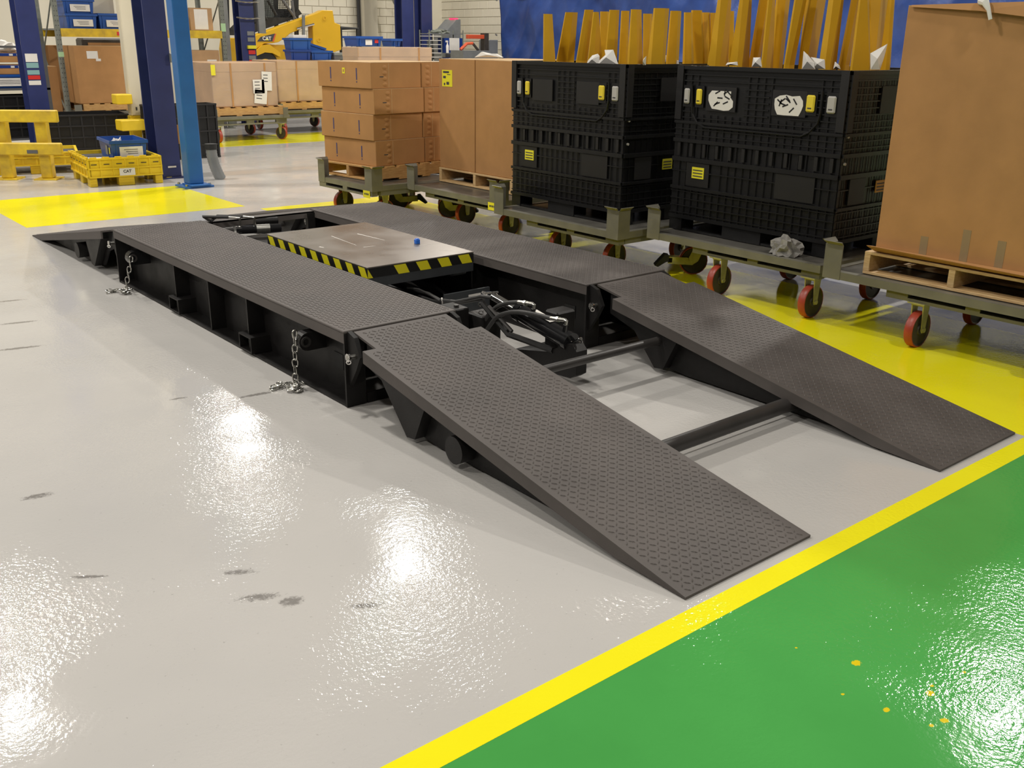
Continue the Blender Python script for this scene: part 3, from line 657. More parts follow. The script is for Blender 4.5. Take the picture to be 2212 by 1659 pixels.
# stack of flat cartons: two columns of four
zt0 = PT
hs = [.235, .236, .228, .231]; 
offs = [(.0, .0), (-.012, .006), (-.004, -.008), (-.02, .004)]
nm = ['bottom', 'second from bottom', 'third from bottom', 'top']
for lay in range(4):
    for col in range(2):
        sx = .605 if col == 0 else .30
        x = 2.808 + (.0 if col == 0 else .612 * math.cos(.12)); y = 6.310 + (.0 if col == 0 else .612 * math.sin(.12))
        lab = ('flat brown carton with blue side print, %s of the front column' if col == 0 else 'flat brown carton, %s of the column against the twin cartons') % nm[lay]
        t = carton(lab, x + offs[lay][0], y + offs[lay][1], zt0, sx, .80, hs[lay] - .004, rz=.12 + (lay % 2) * .012, group='flat cartons stacked on the pallet')
        if col == 0:
            for yy in (.21, .60):
                s = inst('side_print', bx((-.0012, -.007, -.052), (0, .007, .052)).mesh('side_print', 'ink_blue'), t, (-.0005, yy, .125))
                inst('print_dot', bx((-.0012, -.006, -.006), (0, .006, .006)).mesh('print_dot', 'ink_blue'), s, (0, 0, -.07))
            if lay == 3: 
                s = inst('yellow_sticker', bx((-.0015, -.02, -.026), (0, .02, .026)).mesh('yellow_sticker', 'label_yellow'), t, (-.0005, .40, .15))
                inst('sticker_print', bx((-.001, -.009, -.012), (0, .009, .012)).mesh('sticker_print', 'cardboard'), s, (-.0012, 0, 0))
        dent = MB()
        xs = .16 if col == 0 else .07                      # puckered glue flap on the short side
        for k in range(4):
            zc = .035 + k * .05; M = Matrix.Translation((xs, 0, zc)) @ Matrix.Diagonal((.030, .010, .020, 1))
            n = 10; vs = [(0, -1, 0)] + [(math.cos(2 * PI * j / n), 0, math.sin(2 * PI * j / n)) for j in range(n)]
            dent.add([M @ Vector(v) for v in vs], [(0, 1 + j, 1 + (j + 1) % n) for j in range(n)])
        dent.build('glue_pucker', 'cardboard', t, smooth=True)
        if col == 0: bx((.10, -.001, .10), (.145, .0, .108)).build('end_print', 'ink', t)
        bx((xs + .045, -.0012, .004), (xs + .049, 0, .222)).build('flap_edge', 'cardboard_edge', t)
    zt0 += hs[lay]
# two tall upright cartons
for k, (y, lab) in enumerate([(4.905, 'tall brown carton standing next to the black crate'), (5.455, 'tall brown carton with a yellow label beside the flat carton stack')]):
    t = carton(lab, 3.315, y, PT, .90, .54, .965, group='tall twin cartons')
    if k:
        s = inst('yellow_label', bx((-.0015, -.078, -.072), (0, .078, .072)).mesh('yellow_label', 'label_yellow'), t, (-.0005, .41, .80))
        for j, (a, b, c, d) in enumerate(((-.06, .03, .045, .062), (.0, .05, .030, .036), (-.05, -.03, -.06, -.04), (-.01, .03, -.055, -.03), (-.06, -.02, .0, .02))):
            inst('label_print', bx((-.001, -b, c), (0, -a, d)).mesh('label_print', 'ink'), s, (-.0015, 0, 0))
# the tall carton on the right
big_c = carton('tall plain brown carton on the right with flared bottom flaps', 3.055, .30, PT + .003, 1.12, 1.005, 1.318, group=None)
m = MB(); z = .0
m.hexa([(-.045, -.02, .015), (0, 0, 0), (0, 1.005, 0), (-.045, 1.03, .03), (-.050, -.02, .021), (-.002, 0, .03), (-.002, 1.005, .03), (-.050, 1.035, .037)])
m.build('bottom_flap', 'cardboard', big_c)
m = MB(); m.add([(-.004, .98, 1.322), (-.004, .25, 1.325), (-.030, .24, 1.24), (-.022, .60, 1.285), (-.012, .98, 1.312), (-.010, .98, 1.322), (-.010, .25, 1.327), (-.036, .24, 1.241), (-.028, .60, 1.287), (-.018, .98, 1.313)],
                [(0, 1, 2, 3, 4), (9, 8, 7, 6, 5), (0, 5, 6, 1), (1, 6, 7, 2), (2, 7, 8, 3), (3, 8, 9, 4), (4, 9, 5, 0)])
m.build('torn_top_flap', 'cardboard', big_c)
MB().tube([(.02, .62, 1.325), (-.02, .60, 1.335), (-.045, .57, 1.325), (-.05, .545, 1.29), (-.047, .53, 1.245)], [.02, .022, .018, .010, .009], 8).build('plastic_strap_end', 'paper', big_c, True)
for yy, h in ((.72, .10), (.49, .17), (.30, .14)):
    bx((-.0012, yy - .022, .03), (0, yy + .022, .03 + h)).build('tape_patch', 'tape_clear', big_c)

# ================================================================== BLACK BULK CRATES
CW, CD, CH = 1.235, 1.14, 1.112          # along y, along x, height
def crate(label, x, y, rz=0.0, stickers=False, W=CW):
    t = thing('bulk_crate', label, 'crate', (x, y, DZ + .001), rz, 'black folding bulk crates')
    T = .028
    def face(w, name, place, door):
        """panel in (u, v), u from the near end, outward depth d>0"""
        def B(mb, u0, u1, v0, v1, d): return mb.box((-d, u0, v0), (0, u1, v1))
        wall = MB().box((T * .2, .0, .095), (T, w, CH)); wo = inst(name, wall.mesh(name, 'crate_black'), t, *place)
        r = MB()                                                  # thin rib grid
        for v in [.125, .175, .225, .275, .30, .415, .50, .505 + .115, .66, .70, .735, .775, .815, .855, .895, .935, .975, 1.015, 1.055]:
            if door and .80 < v < .98:
                B(r, .0, .30 * w, v - .0035, v + .0035, .006); B(r, .42 * w, .57 * w, v - .0035, v + .0035, .006); B(r, .90 * w, w, v - .0035, v + .0035, .006)
            else: B(r, .0, w, v - .0035, v + .0035, .006)
        nv = int(w / .058)
        for k in range(1, nv):
            u = w * k / nv
            for v0, v1, d in ((.10, .30, .005), (.31, .49, .004), (.505, .62, .004), (.625, .80, .004), (.80, 1.06, .004)):
                if v0 == .31 and (.10 * w < w - u < .28 * w or .66 * w < w - u < .90 * w): continue
                if v0 == .80 and door and (.18 * w < u < .40 * w or .58 * w < u < .82 * w): continue
                B(r, u - .003, u + .003, v0, v1, d)
        r.build('rib_grid', 'crate_black', wo)
        b = MB()                                                  # heavy horizontal bands
        for v, h in ((.30, .010), (.495, .014), (.622, .012), (.745, .008), (CH - .012, .012), (.098, .012)):
            B(b, .0, w, v - h, v + h, .014)
        b.build('wall_band', 'crate_black', wo)
        for u0, u1 in ((0, .055), (w - .055, w)): inst('corner_band', MB().box((-.016, u0, .76), (0, u1, CH - .004)).mesh('corner_band', 'crate_panel'), wo)
        if door:                                                  # row of stout knuckles
            kn = MB().box((-.013, -.012, .52), (0, .012, .605)).mesh('hinge_knuckle', 'crate_panel')
            for k in range(12): inst('hinge_knuckle', kn, wo, (0, w * (k + .5) / 12, 0))
        for u0, u1 in ((.10, .25), (.66, .88)):                      # smooth lower panels
            inst('smooth_panel', MB().box((-.008, w * (1 - u1), .32), (0, w * (1 - u0), .478)).mesh('smooth_panel', 'crate_panel'), wo)
        for q, (u0, u1) in enumerate(((.20, .385), (.60, .79)) if door else ((.30, .78),)):
            v0, v1 = (.83, .985) if door else (.86, 1.02)
            sp = inst('smooth_panel', MB().box((-.010, w * (1 - u1), v0), (0, w * (1 - u0), v1)).mesh('smooth_panel', 'crate_panel'), wo)
            if door and stickers:
                rn = random.Random(5 + q); ww = w * (u1 - u0)
                cx = w * (1 - (u0 + u1) / 2); pts = []
                for k in range(14):
                    a = 2 * PI * k / 14; rr = rn.uniform(.7, 1.1)
                    pts.append((cx + max(-.42, min(.42, .5 * math.cos(a) * rr)) * ww, (v0 + v1) / 2 - .01 + max(-.4, min(.4, .5 * math.sin(a) * rr)) * (v1 - v0)))
                st_ = inst('torn_sticker', MB().prism(pts, 'x', -.0125, -.0102).mesh('torn_sticker', 'paper'), wo)
                sc = MB()
                for k in range(9):
                    u = cx + rn.uniform(-.3, .3) * ww; v = (v0 + v1) / 2 + rn.uniform(-.3, .3) * (v1 - v0)
                    M = Matrix.Translation((-.0128, u, v)) @ Matrix.Rotation(rn.uniform(0, 3), 4, 'X')
                    sc.box((-.0006, -.022, -.004), (0, .022, .005), M)
                sc.build('scratch_marks', 'crate_panel', st_)
        if door:
            for u, mm in ((.075, 'latch_white'), (.155, 'latch_yellow'), (.815, 'latch_yellow'), (.925, 'latch_white')):
                u = w * (1 - u); m = MB(); ww = .024 if u > w / 2 else .030
                m.box((-.024, u - ww, .865), (-.006, u + ww, .965))
                lt = inst('latch', m.mesh('latch', mm, bevel=.008), wo)
                inst('latch_slot', bx((-.026, u - ww * .45, .885), (-.0235, u + ww * .45, .892)).mesh('latch_slot', 'ink'), lt)
                inst('latch_frame', MB().box((-.009, u - ww - .012, .845), (0, u + ww + .012, .985)).mesh('latch_frame', 'crate_black'), lt)
            z0 = .72
            pts = [(.10, .99), (.11, .86), (.115, .80), (.15, .745), (.20, z0), (.78, z0), (.82, .745), (.86, .80), (.87, .86), (.87, .99)]
            inst('door_edge', MB().tube([(-.012, w * (1 - a), v) for a, v in pts], .008, 6).mesh('door_edge', 'crate_black'), wo)
        else:
            for v in (.735, .575): inst('rivet', MB().cyl((-.012, w - .035, v), (-.0, w - .035, v), .009, 8).mesh('rivet', 'latch_white'), wo)
        lu = w * .82 if door else w * .60
        lb = inst('warning_label', bx((-.0125, lu - .052, .375), (-.0082, lu + .052, .45)).mesh('warning_label', 'label_yellow' if door or not stickers else 'label_orange'), wo)
        for k in range(3): inst('label_print', bx((-.0135, lu - .042, .387 + k * .02), (-.0124, lu + .042, .394 + k * .02)).mesh('label_print', 'ink'), lb)
        return wo
    face(W, 'door_wall', ((0, 0, 0), (0, 0, 0)), True)
    face(CD, 'end_wall', ((CD, 0, 0), (0, 0, PI / 2)), False)
    bx((CD - T, T, .095), (CD, W - T, CH)).build('back_wall', 'crate_black', t)
    bx((T, W - T, .095), (CD, W, CH)).build('far_wall', 'crate_black', t)
    bx((T, T, .085), (CD - T, W - T, .12)).build('crate_floor', 'crate_black', t)
    ft = MB()
    for xx in (.0, CD * .5 - .1, CD - .13):
        for u0, u1 in ((0, .085), (.36, .60), (.90, 1.0)):
            ft = bx((xx, W * (1 - u1), 0), (xx + .13 + (.07 if 0 < xx < .8 else 0), W * (1 - u0), .095)); ft.build('foot', 'crate_black', t)
    bx((.005, .02, 0), (.06, W - .02, .014)).build('skid', 'crate_black', t)
    return t
crate('black crate beside the twin cartons, yellow brackets standing in it', 2.985, 3.285)
crate('black crate with torn white stickers, long yellow brackets inside', 3.222, 1.700, stickers=True, W=1.325)

# ================================================================== YELLOW STEEL BRACKETS standing in the crates
def bracket(label, group, rim, top, yr, yt, X, ylim, floor_z):
    """folded channel: four outline positions at the crate rim and at the top, on the plane X"""
    def place(x, y):
        Xq = X
        while True:
            p = px(x, y, Xq)
            if p.y < ylim[1] or Xq < ylim[2]: break
            Xq -= .03
        return Xq
    xm = (rim[1] + rim[2]) / 2; Xq = place(xm, yr)
    def section(q, y):
        c1 = px(q[1], y, Xq); dep = (c1 - CAM).dot(CF); k = dep / FPX
        ww = max(.012, (q[2] - q[1]) * k); wl = max(.01, (q[1] - q[0]) * k / .633); wr = max(.01, (q[3] - q[2]) * k / .774)
        e = Vector((.774, -.633, 0)); c2 = c1 + e * ww
        l = c1 + Vector((.10, .99, 0)) * min(wl, .22); r = c2 + Vector((.99, .10, 0)) * min(wr, .22)
        return [l, c1, c2, r]
    A = section(rim, yr); B = section(top, yt)
    zr = sum(p.z for p in A) / 4; zt = sum(p.z for p in B) / 4
    for p in A: p.z = zr
    for p in B: p.z = zt
    F0 = [Vector((p.x, p.y, floor_z)) for p in A]
    base = Vector((A[1].x, A[1].y, floor_z)); n = Vector((.63, .77, 0)) * .006
    m = MB(); rows = [F0, A, B]; vs = []
    for off in (Vector((0, 0, 0)), n):
        for rw in rows: vs += [p + off - base for p in rw]
    fs = []
    for o in (0, 12):
        for i in range(2):
            for j in range(3): a = o + i * 4 + j; fs.append((a, a + 1, a + 5, a + 4))
    for i in range(2):
        for j in (0, 3): a = i * 4 + j; fs.append((a, a + 4, a + 16, a + 12))
    for i in (0, 2):
        for j in range(3): a = i * 4 + j; fs.append((a, a + 1, a + 13, a + 12))
    o = m.add(vs, fs).build('steel_bracket', 'fork_yellow', None, loc=base)
    return tag(o, label, 'bracket', group)
def zz(off, sc, lst): return [[off + v * sc for v in q] for q in lst]
L1 = [((490, 500, 570, 640), (497, 503, 560, 602), 158), ((640, 650, 770, 855), (745, 752, 830, 895), 138), ((865, 875, 960, 1000), (965, 972, 1030, 1070), 110), ((1000, 1005, 1075, 1180), (1065, 1070, 1100, 1130), 135),
      ((1130, 1140, 1230, 1250), (1140, 1150, 1220, 1245), 130), ((1190, 1200, 1290, 1340), (1245, 1255, 1330, 1365), 112), ((1350, 1360, 1430, 1460), (1380, 1390, 1450, 1480), 122), ((1450, 1470, 1560, 1640), (1490, 1500, 1555, 1625), 106),
      ((1625, 1635, 1690, 1720), (1630, 1640, 1710, 1740), 155), ((1680, 1720, 1850, 1890), (1750, 1765, 1880, 1940), 92), ((1890, 1905, 2000, 2045), (1940, 1950, 2030, 2075), 122), ((2085, 2100, 2180, 2212), (2095, 2110, 2170, 2195), 140)]
L1b = [((65, 75, 130, 160), (80, 90, 140, 165), 118), ((90, 110, 255, 290), (150, 165, 240, 255), 97), ((268, 275, 320, 335), (255, 262, 310, 330), 118), ((330, 340, 385, 405), (330, 340, 395, 412), 122), ((505, 512, 545, 560), (515, 522, 550, 560), 105)]
ordn = ['leftmost', 'second from left', 'third from left', 'fourth from left', 'fifth from left', 'sixth from left', 'seventh from left', 'eighth from left', 'ninth from left', 'tenth from left', 'eleventh from left', 'twelfth from left', 'thirteenth from left', 'fourteenth from left', 'fifteenth from left', 'sixteenth from left', 'rightmost']
deep = [.35, .45, .30, .30, .75, .35, .6, .28, .75, .30, .5, .75]
for i, (a, b, y) in enumerate(L1):
    a = [1080 + v * .1899 for v in a]; b = [1080 + v * .1899 for v in b]
    bracket('short yellow steel bracket in the crate by the twin cartons, %s' % ordn[i], 'short yellow brackets in one crate', a, b, 131, y * .1899, 2.985 + deep[i], (3.33, 4.42, 3.10), DZ + .125)
for i, (a, b, y) in enumerate(L1b):
    a = [1460 + v * .226 for v in a]; b = [1460 + v * .226 for v in b]
    bracket('short yellow steel bracket in the crate by the twin cartons, %s' % ordn[12 + i], 'short yellow brackets in one crate', a, b, 133, y * .226, 2.985 + (.9, .85, .95, 1.0, 1.02)[i], (3.33, 4.42, 3.10), DZ + .125)
L2 = [((310, 375, 418, 530), (412, 430, 500, 512)), ((520, 585, 632, 730), (615, 640, 700, 722)), ((700, 730, 770, 815), (800, 815, 880, 890)), ((815, 825, 862, 960), (880, 890, 925, 960)), ((900, 925, 985, 1040), (965, 975, 1050, 1110)), ((1035, 1045, 1085, 1160), (1135, 1145, 1215, 1265)),
      ((1180, 1210, 1250, 1380), (1250, 1290, 1350, 1480)), ((1380, 1425, 1475, 1570), (1470, 1505, 1580, 1620)), ((1560, 1575, 1620, 1690), (1680, 1690, 1735, 1755)), ((1675, 1690, 1850, 1870), (1755, 1765, 1830, 1860)), ((1850, 1870, 1900, 2030), (1840, 1860, 1960, 2085)), ((1960, 2010, 2040, 2060), (2040, 2060, 2085, 2100))]
ord2 = ordn[:11] + ['rightmost']
for i, (a, b) in enumerate(L2):
    a = [1460 + v * .226 for v in a]; b = [1460 + v * .226 for v in b]
    b = [q + (q - p) * .45 for p, q in zip(a, b)]
    bracket('long tapered yellow bracket in the crate with torn stickers, %s' % ord2[i], 'long yellow brackets in the other crate', a, b, 140, -62, 3.222 + (.30, .34, .48, .30, .50, .32, .42, .32, .45, .30, .55, .6)[i], (1.75, 2.93, 3.3), DZ + .125)

# packing paper poking out between the brackets
def sheet(label, pts, X, name='packing_paper', m='paper', th=.004, group='white packing paper in the crates', cat='paper', fold=.03):
    P3 = [px(x, y, X) for x, y in pts]; c = sum(P3, Vector()) / len(P3); n = len(P3); base = Vector((c.x, c.y, min(p.z for p in P3)))
    off = Vector((th, 0, 0)); ctr = c + Vector((-fold, -fold * .4, 0))
    vs = [p - base for p in P3] + [ctr - base] + [p + off - base for p in P3] + [ctr + off - base]
    fs = [(i, (i + 1) % n, n) for i in range(n)] + [(n + 1 + (i + 1) % n, n + 1 + i, 2 * n + 1) for i in range(n)] + [(i, (i + 1) % n, n + 1 + (i + 1) % n, n + 1 + i) for i in range(n)]
    return tag(MB().add(vs, fs).build(name, m, None, loc=base), label, cat, group)
def z1(*q): return [(1080 + x * .1899, y * .1899) for x, y in q]
def z2(*q): return [(1460 + x * .226, y * .226) for x, y in q]
sheet('crumpled white paper sheet at the left of the nearest short brackets', z1((980, 740), (1000, 690), (1050, 630), (1110, 612), (1130, 640), (1130, 740)), 3.12)
sheet('folded white paper peak in the crate by the twin cartons', z1((1110, 740), (1130, 690), (1215, 610), (1190, 568), (1285, 566), (1310, 640), (1345, 740)), 3.10)
sheet('thin white paper strip in the crate by the twin cartons', z1((1625, 740), (1635, 670), (1660, 640), (1655, 740)), 3.10)
sheet('small white paper flap at the right corner of the left black crate', z1((1890, 740), (1880, 630), (1970, 622), (2000, 680), (2030, 690), (2030, 740)), 3.55)
sheet('little white paper scrap at the left rim of the stickered crate', z2((475, 625), (490, 600), (585, 590), (590, 625)), 3.34)
sheet('grey white paper between the third and fourth long brackets', z2((725, 640), (740, 550), (805, 548), (820, 640)), 3.34)
sheet('pointed white paper sheet in the middle of the stickered crate', z2((1205, 660), (1220, 490), (1260, 525), (1320, 600), (1330, 660)), 3.36)
sheet('curled white paper beside the pointed sheet in the stickered crate', z2((1310, 660), (1290, 545), (1420, 570), (1425, 660)), 3.38)
sheet('tiny white paper corner by the eighth long bracket', z2((1505, 660), (1520, 590), (1560, 625), (1570, 660)), 3.34)
sheet('large white paper sheet next to the tall right carton', z2((1860, 665), (1858, 510), (2020, 420), (1990, 540), (1950, 665)), 3.36)
# crumpled wrap on the cart deck
def crumple(label, c, r, m, seed, name, cat):
    rn = random.Random(seed); bm = bmesh.new(); bmesh.ops.create_icosphere(bm, subdivisions=3, radius=1)
    for v in bm.verts:
        d = v.co.normalized(); k = .62 + .5 * rn.random(); v.co = Vector((d.x * r[0] * k, d.y * r[1] * k, max(-.25, d.z) * r[2] * k))
    zmin = min(v.co.z for v in bm.verts)
    for v in bm.verts: v.co.z -= zmin
    me = bpy.data.meshes.new(name); bm.to_mesh(me); bm.free(); me.materials.append(MATS[m]); o = bpy.data.objects.new(name, me); C.objects.link(o); o.location = c
    return tag(o, label, cat)
g = gp(1697, 542, DZ + .03)
crumple('crumpled grey plastic wrap lying on the cart below the stickered crate', (g.x + .03, g.y + .02, DZ + .001), (.10, .105, .10), 'paper_grey', 3, 'crumpled_wrap', 'wrap')
sheet('clump of clear string and paper lying on top of the twin cartons', [(1025, 124), (1040, 112), (1058, 116), (1070, 116), (1084, 124)], 3.40, 'string_clump', 'paper', .02, None, 'scrap', .02)

# ================================================================== LEFT: guard rail, totes, posts
def local(base, rz):
    return Matrix.Translation(base) @ Matrix.Rotation(rz, 4, 'Z')
rz = math.atan2(-.26, .37)
gr = thing('guard_rail', 'low yellow steel guard rail with two square posts', 'guard rail', (1.057, 10.844, 0), rz)
for xx in (0.0, -.455, -1.3):
    p = bx((-.065, -.065, .012), (.065, .065, .72)).build('post', 'rail_yellow', gr, bevel=.012, loc=(xx, .07, 0))
    bx((-.13, -.13, 0), (.13, .13, .014)).build('base_plate', 'rail_yellow', p)
for z in (.66, .29): bx((-2.0, -.055, z), (.235, .0, z + .14)).build('cross_rail', 'rail_yellow', gr, bevel=.012)
inst('bolt_plate', bx((-.06, -.062, .31), (.06, -.054, .35)).mesh('bolt_plate', 'grey_dark'), gr, (-.10, 0, 0))

def tote(label, base, rz, W, D, hh, plate=False, lid=True):
    t = thing('plastic_pallet_tote', label, 'tote', base, rz, 'yellow plastic pallet totes'); f = .10; T = .03
    def wall(w, place, front):
        wo = inst('side_wall', MB().box((0, 0, f), (w, T, hh)).mesh('side_wall', 'plastic_yellow'), t, *place)
        r = MB(); n = 6
        for k in range(n + 1):
            u = min(max(w * k / n, .008), w - .008); r.box((u - .008, -.010, f), (u + .008, 0, hh - .01))
        for v in (f + .008, f + .10, hh - .01): r.box((0, -.016, v - .008), (w, 0, v + .008))
        r.build('rib_grid', 'plastic_yellow', wo)
        for k in range(n):
            u = w * (k + .5) / n; inst('slot', bx((u - .03, -.008, hh - .072), (u + .03, -.001, hh - .064)).mesh('slot', 'wheel_dark'), wo)
            inst('top_tab', bx((u - .035, -.006, hh - .002), (u + .035, .024, hh + .012)).mesh('top_tab', 'plastic_yellow'), wo)
        return wo
    wall(W, ((0, 0, 0), (0, 0, 0)), True); wall(D, ((0, D, 0), (0, 0, -PI / 2)), False)
    bx((T, D - T, f), (W, D, hh)).build('side_wall', 'plastic_yellow', t); bx((W - T, T, f), (W, D - T, hh)).build('side_wall', 'plastic_yellow', t)
    bx((T, T, f), (W - T, D - T, f + .02)).build('tote_floor', 'plastic_yellow', t)
    for xx, wx in ((0, .09), (W / 2 - .09, .18), (W - .09, .09)):
        for yy in (0, D / 2 - .07, D - .14):
            ft = bx((xx + .004, yy + .004, 0), (xx + wx - .004, yy + .136, f)).build('foot', 'plastic_yellow', t, bevel=.006)
            if yy == 0:
                for q in (.03, .06): bx((xx + .012, yy - .002, q), (xx + wx - .012, yy + .004, q + .006)).build('foot_rib', 'plastic_yellow', ft)
    if lid: bx((T, T, hh - .10), (W - T, D - T, hh - .04)).build('foam_insert', 'foam', t)
    if plate:
        pl = inst('name_plate', bx((-.085, -.004, -.040), (.085, 0, .040)).mesh('name_plate', 'paper'), t, (W / 2 + .01, -.017, f + .055))
        inst('lettering', text_mesh('CAT', .045, 'ink', bold=.001), pl, (0, -.006, .004), (PI / 2, 0, 0))
    return t
B0 = Vector((1.262, 9.905, 0)); RZ = -.10
tote('yellow plastic pallet tote with a white plate in front of the navy column', B0, RZ, .81, .95, .315, True)
tote('yellow plastic pallet tote half hidden behind the guard rail', (.66, 11.55, 0), -.25, .95, .8, .26)

def bin_(label, base, rz, W, D, hh, m='bin_blue', card=True, group='blue plastic bins', side=False, name='plastic_bin', tilt=0.0):
    t = thing(name, label, 'bin', base, rz, group)
    if tilt: t.rotation_euler[1] = tilt
    T = .008; e = .02
    def ring_wall(x0, y0, x1, y1):
        m_ = MB(); o = [(x0 + e, y0 + e), (x1 - e, y0 + e), (x1 - e, y1 - e), (x0 + e, y1 - e)]; u = [(x0, y0), (x1, y0), (x1, y1), (x0, y1)]
        i_ = [(x0 + e + T, y0 + e + T), (x1 - e - T, y0 + e + T), (x1 - e - T, y1 - e - T), (x0 + e + T, y1 - e - T)]; ui = [(x0 + T, y0 + T), (x1 - T, y0 + T), (x1 - T, y1 - T), (x0 + T, y1 - T)]
        vs = [(a, b, 0) for a, b in o] + [(a, b, hh) for a, b in u] + [(a, b, T) for a, b in i_] + [(a, b, hh) for a, b in ui]
        fs = [(3, 2, 1, 0), (8, 9, 10, 11)] + [(k, (k + 1) % 4, 4 + (k + 1) % 4, 4 + k) for k in range(4)] + [(8 + (k + 1) % 4, 8 + k, 12 + k, 12 + (k + 1) % 4) for k in range(4)] + [(4 + k, 4 + (k + 1) % 4, 12 + (k + 1) % 4, 12 + k) for k in range(4)]
        return m_.add(vs, fs)
    ring_wall(0, 0, W, D).build('bin_body', m, t)
    r = MB(); k = .014; z0, z1 = hh - .035, hh
    r.box((-k, -k, z0), (W + k, T, z1)).box((-k, D - T, z0), (W + k, D + k, z1)).box((-k, T, z0), (T, D - T, z1)).box((W - T, T, z0), (W + k, D - T, z1))
    r.build('rim', m, t)
    g2 = bx((-.006, -.004, .01), (.006, e, z0)).mesh('front_rib', m)
    for u in (.06, W - .06): inst('front_rib', g2, t, (u, 0, 0))
    if card:
        cd_ = inst('card', bx((-W * .32, -.003, -.055), (W * .32, 0, .055)).mesh('card', 'paper'), t, (W / 2 + .02, -.004, min(hh * .45, .09)))
        for q in range(3): inst('card_print', bx((-W * .2 + q * .02, -.0045, .02 - q * .022), (W * .18, -.003, .026 - q * .022)).mesh('card_print', 'ink'), cd_)
    if side:
        inst('side_card', bx((-.003, -.05, -.05), (0, .05, .05)).mesh('side_card', 'grey_metal'), t, (0, D * .35, .10)); inst('side_sticker', bx((-.003, -.02, -.035), (0, .02, .035)).mesh('side_sticker', 'label_yellow'), t, (0, D * .12, .10))
    return t
Mt = local(B0, RZ)
bb = Mt @ Vector((.29, .10, .275))
bin_('open blue bin with a white card standing on the yellow tote', bb, RZ, .40, .62, .215, side=True)
o = crumple('white paper lying in the blue bin on the yellow tote', bb + Vector((.20, .36, .012)), (.09, .05, .17), 'paper', 8, 'paper_scrap', 'paper')
p0 = Mt @ Vector((.06, .36, .2762))
s = bx((-.01, -.14, 0), (.16, .12, .006)).build('paper_sheets', 'paper', None, loc=p0, rot=(0, 0, RZ - .3)); tag(s, 'loose white papers lying on the yellow tote', 'paper')

# blue square post with base plates
bp_ = thing('steel_post', 'bright blue square steel post bolted to the floor', 'post', (2.235, 9.33, 0))
bx((-.165, -.15, 0), (.175, .15, .022)).build('base_plate', 'post_blue', bp_, bevel=.003); bx((-.10, -.17, .022), (.13, .10, .04)).build('upper_plate', 'post_blue', bp_, bevel=.003)
bx((-.085, -.085, .04), (.085, .085, 6.5)).build('post_shaft', 'post_blue', bp_, bevel=.008)
for q in ((-.13, -.11), (.14, -.11), (.14, .12), (-.13, .12)): MB().cyl((q[0], q[1], .022), (q[0], q[1], .045), .016, 6).build('anchor_bolt', 'zinc', bp_)
def hcol(label, base, rz, b=.30, d=.30, m='navy', hgt=6.8):
    t = thing('steel_column', label, 'column', base, rz, 'navy blue steel columns'); k = .018
    bx((-b / 2, -d / 2, .02), (b / 2, -d / 2 + k, hgt)).build('front_flange', m, t); bx((-b / 2, d / 2 - k, .02), (b / 2, d / 2, hgt)).build('rear_flange', m, t); bx((-k / 2, -d / 2 + k, .02), (k / 2, d / 2 - k, hgt)).build('web', m, t)
    bx((-b / 2 - .03, -d / 2 - .03, 0), (b / 2 + .03, d / 2 + .03, .02)).build('base_plate', m, t)
    return t
nc = hcol('navy blue steel column directly behind the bright blue post', (2.275, 10.30, 0), 0, .26, .34)
bx((-.06, -.194, .02), (.0, -.181, .024)).build('paint_chip', 'latch_yellow', nc)
bx((-.03, -.184, .13), (.07, -.1805, .15)).build('paint_scrape', 'paper', nc)
jb = bx((-.035, -.03, -.05), (.035, .03, .05)).build('junction_box', 'grey_metal', nc, bevel=.006, loc=(.135 + .02, -.20, 1.38))
MB().tube([(.17, -.17, 2.9), (.17, -.17, .95), (.165, -.17, .45), (.165, -.17, .05)], .018, 10).build('conduit', 'cream', nc, True)
bx((.135, -.165, .40), (.185, -.135, .62)).build('conduit_clip', 'cardboard', nc)
# grey flexible duct standing beside the blue post
fd = thing('flexible_duct', 'short grey corrugated duct with black collar beside the blue post', 'duct', tuple(gp(462, 388)))
n = 22; pts = []; rs = []
for k in range(n):
    tt = k / (n - 1); pts.append((.03 * (1 - tt) ** 2 * 3 - .0, 0, .0 + .36 * tt)); rs.append(.062 + (.004 if k % 2 else 0))
MB().tube(pts, rs, 14).build('hose_body', 'grey_metal', fd, True); MB().cyl((0, 0, .355), (0, 0, .42), .072, 14).build('collar', 'rubber', fd, True)

def ribbed_crate(label, base, rz, W, D, hh, nu=7, nv=4, name='plastic_crate', m='crate_black', group='black plastic crates in the background'):
    t = thing(name, label, 'crate', base, rz, group); T = .02
    bx((T, T, 0), (W - T, D - T, .03)).build('crate_floor', m, t)
    for w, place in ((W, ((0, 0, 0), (0, 0, 0))), (D, ((0, D, 0), (0, 0, -PI / 2))), (W, ((W, D, 0), (0, 0, PI))), (D, ((W, 0, 0), (0, 0, PI / 2)))):
        wo = inst('crate_wall', MB().box((.001, .004, 0), (w - .001, T, hh)).mesh('crate_wall', m), t, *place); r = MB()
        for k in range(nu + 1):
            u = min(max(w * k / nu, .012), w - .012); r.box((u - .010, -.010, 0), (u + .010, .004, hh))
        for k in range(nv + 1):
            v = min(max(hh * k / nv, .012), hh - .012); r.box((0, -.014, v - .010), (w, .004, v + .010))
        r.build('rib_grid', 'crate_panel', wo)
    return t
g = gp(150, 352)
bk = ribbed_crate('black plastic crate standing behind the yellow guard rail', (1.62, 12.75, 0), -.18, 1.05, .72, .60)
ribbed_crate('black plastic crate standing behind the navy column and the bright blue post', (2.74, 11.95, 0), .02, .95, .30, .74)
pp = sheet('white paper sheet tucked into the black crate behind the rail', [(203, 256), (226, 262), (224, 278), (216, 296)], 2.50, 'paper_sheet', 'paper', .004, None, 'paper', .01)

